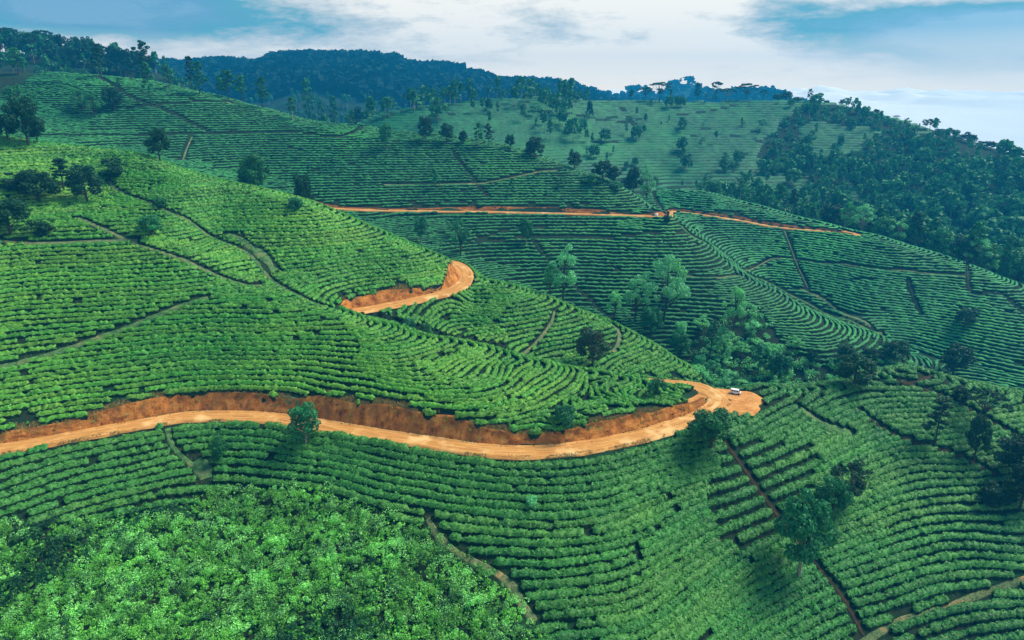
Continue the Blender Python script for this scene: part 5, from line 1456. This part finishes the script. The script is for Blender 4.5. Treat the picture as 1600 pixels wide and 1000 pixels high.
# ------------------------------------------------------------------ forest on the mountains
rm = np.random.default_rng(21)
def mountain_trees():
    pts = []
    for (Y, wid, prs), n, spread in zip(RIDGES, (5600, 1000, 350), (300, 150, 120)):
        pxs = rm.uniform(180, 1150, n) if Y < 1500 else rm.uniform(700, 1220, n)
        yy = Y - np.abs(rm.normal(0, spread, n)) + 15; x = (pxs - 800) / FPX * yy / CP
        pts.append(np.stack([x, yy], 1))
        if Y == 1250:      # closer set along the skyline
            pxs = rm.uniform(180, 950, 700); yy = Y + rm.uniform(-40, 40, 700); pts.append(np.stack([(pxs - 800) / FPX * yy / CP, yy], 1))
    pts = np.concatenate(pts); pts = pts[pts[:, 1] > 985]
    return pts
mp_ = mountain_trees(); mz_ = far_ground(mp_[:, 0], mp_[:, 1])
n_mt = tree_mass('mountain_forest', mp_, mz_, ['round', 'round', 'umbrella', 'pole'], (9, 19), rm, .006, M['forest'], 'blue hazy forest covering the distant mountains', 'forest', 1.5, False)
q = np.stack([rm.uniform(40, 270, 150), rm.uniform(440, 640, 150)], 1); qn = fbm(q[:, 0] / 40, q[:, 1] / 40, 66, 2) > -.1; q = q[qn]
tree_mass('scattered_trees', q, HF(q[:, 0], q[:, 1]), ['round', 'wispy', 'slender', 'pole'], (5, 13), rm, .14, M['crown'], 'small scattered trees over the hazy far tea fields', 'trees', 1.0)
# bare ground between the third hill and the mountains: scattered pale trees
q = np.stack([rm.uniform(-420, 60, 900), rm.uniform(500, 960, 900)], 1); q = q[q[:, 1] > 520]
tree_mass('wood', q, h0(q[:, 0], q[:, 1]), ['pole', 'slender', 'wispy'], (9, 20), rm, .045, M['crown'], 'hazy wood in the dip before the blue mountains', 'wood', 1.0)

# ------------------------------------------------------------------ the parked white van on the turning place
import bmesh
def prism(name, prof, y0, y1, mat, parent, bev=.04):
    """side profile (x, z) swept across y"""
    bm = bmesh.new(); n = len(prof)
    A = [bm.verts.new((x, y0, z)) for x, z in prof]; B = [bm.verts.new((x, y1, z)) for x, z in prof]
    bm.faces.new(A[::-1]); bm.faces.new(B)
    for i in range(n): bm.faces.new((A[i], A[(i + 1) % n], B[(i + 1) % n], B[i]))
    if bev: bmesh.ops.bevel(bm, geom=[e for e in bm.edges], offset=bev, segments=2, affect='EDGES', clamp_overlap=True)
    bmesh.ops.recalc_face_normals(bm, faces=bm.faces)
    me = bpy.data.meshes.new(name); bm.to_mesh(me); bm.free(); me.materials.append(mat)
    return link(name, me, parent)
def wheel_mesh():
    bm = bmesh.new()
    bmesh.ops.create_cone(bm, cap_ends=True, segments=20, radius1=.30, radius2=.30, depth=.18)
    bmesh.ops.rotate(bm, verts=bm.verts, cent=(0, 0, 0), matrix=__import__('mathutils').Matrix.Rotation(math.pi / 2, 3, 'X'))
    bmesh.ops.bevel(bm, geom=[e for e in bm.edges if len(e.link_faces) == 2 and abs(e.calc_face_angle()) > 1], offset=.03, segments=2, affect='EDGES')
    me = bpy.data.meshes.new('wheel'); bm.to_mesh(me); bm.free(); me.materials.append(M['rubber']); return me
def van():
    p = level_pts([(1149, 615)], ZR + .09)[0]
    r = bpy.data.objects.new('parked_van', None); COL.objects.link(r); r.location = p; r.rotation_euler = (0, 0, math.radians(-24)); r.scale = (.74, .74, .74)
    r['label'] = 'small white van parked at the outer edge of the orange turning place'; r['category'] = 'van'
    prism('body', [(-1.75, .28), (1.75, .28), (1.78, .85), (1.45, 1.02), (1.12, 1.62), (.95, 1.72), (-1.55, 1.74), (-1.74, 1.60), (-1.78, .8)], -.78, .78, M['white'], r, .06)
    prism('windscreen', [(1.46, 1.03), (1.475, 1.05), (1.155, 1.60), (1.13, 1.60)], -.66, .66, M['glass'], r, 0)
    prism('rear_window', [(-1.80, 1.05), (-1.77, 1.05), (-1.75, 1.5), (-1.775, 1.5)], -.6, .6, M['glass'], r, 0)
    for s in (-1, 1):
        for x0, x1 in ((-1.5, -.75), (-.65, .15), (.25, 1.0)):
            prism('side_window', [(x0, 1.06), (x1 + (.18 if x1 > .5 else 0), 1.06), (x1, 1.5), (x0, 1.5)], s * .775, s * .79, M['glass'], r, 0)
        prism('headlight', [(1.765, .62), (1.79, .62), (1.79, .8), (1.765, .8)], s * .72, s * .45, M['steel'], r, 0)
        prism('tail_light', [(-1.80, .7), (-1.775, .7), (-1.775, 1.0), (-1.80, 1.0)], s * .75, s * .64, M['amber'], r, 0)
    wm_ = wheel_mesh()
    for x in (-1.1, 1.15):
        for s in (-1, 1):
            o = link('wheel', wm_, r); o.location = (x, s * .72, .30)
    prism('bumper', [(1.74, .26), (1.86, .26), (1.86, .44), (1.74, .44)], -.76, .76, M['steel'], r, .02)
van()
# a tiny white van far off where the far road rounds the spur
def far_van():
    p = at(1026, 331, 326); z = float(HF(p[0], p[1])) + .1
    r = bpy.data.objects.new('parked_van', None); COL.objects.link(r); r.location = (p[0], p[1], z); r.rotation_euler = (0, 0, math.radians(60)); r.scale = (.7, .7, .7)
    r['label'] = 'tiny white vehicle on the far road where it rounds the spur'; r['category'] = 'van'
    prism('body', [(-1.75, .28), (1.75, .28), (1.78, .85), (1.45, 1.02), (1.12, 1.62), (-1.55, 1.74), (-1.78, .8)], -.78, .78, M['white'], r, .06)
    prism('windscreen', [(1.46, 1.03), (1.475, 1.05), (1.155, 1.60), (1.13, 1.60)], -.66, .66, M['glass'], r, 0)
    wm_ = wheel_mesh()
    for x in (-1.1, 1.15):
        for s in (-1, 1):
            o = link('wheel', wm_, r); o.location = (x, s * .72, .30)
far_van()

# ------------------------------------------------------------------ haze
def haze():
    m = bpy.data.materials.new('haze'); m.use_nodes = True; nt = m.node_tree
    for n in list(nt.nodes):
        if n.type != 'OUTPUT_MATERIAL': nt.nodes.remove(n)
    v = nt.nodes.new('ShaderNodeVolumePrincipled'); v.inputs['Color'].default_value = HAZE_COL; v.inputs['Density'].default_value = HAZE_DEN; v.inputs['Anisotropy'].default_value = 0.2
    nt.links.new(v.outputs[0], nt.nodes['Material Output'].inputs['Volume'])
    x0, x1, y0, y1, z0, z1 = -1950, 1950, -520, 2095, -262, 108
    V = [(x, y, z) for x in (x0, x1) for y in (y0, y1) for z in (z0, z1)]
    me = bpy.data.meshes.new('haze'); me.from_pydata(V, [], [(0, 1, 3, 2), (4, 6, 7, 5), (0, 4, 5, 1), (2, 3, 7, 6), (0, 2, 6, 4), (1, 5, 7, 3)]); me.materials.append(m)
    link('haze', me, kind='stuff')
HAZE_COL = (.02, .46, 1.0, 1); HAZE_DEN = 0.00035
haze()
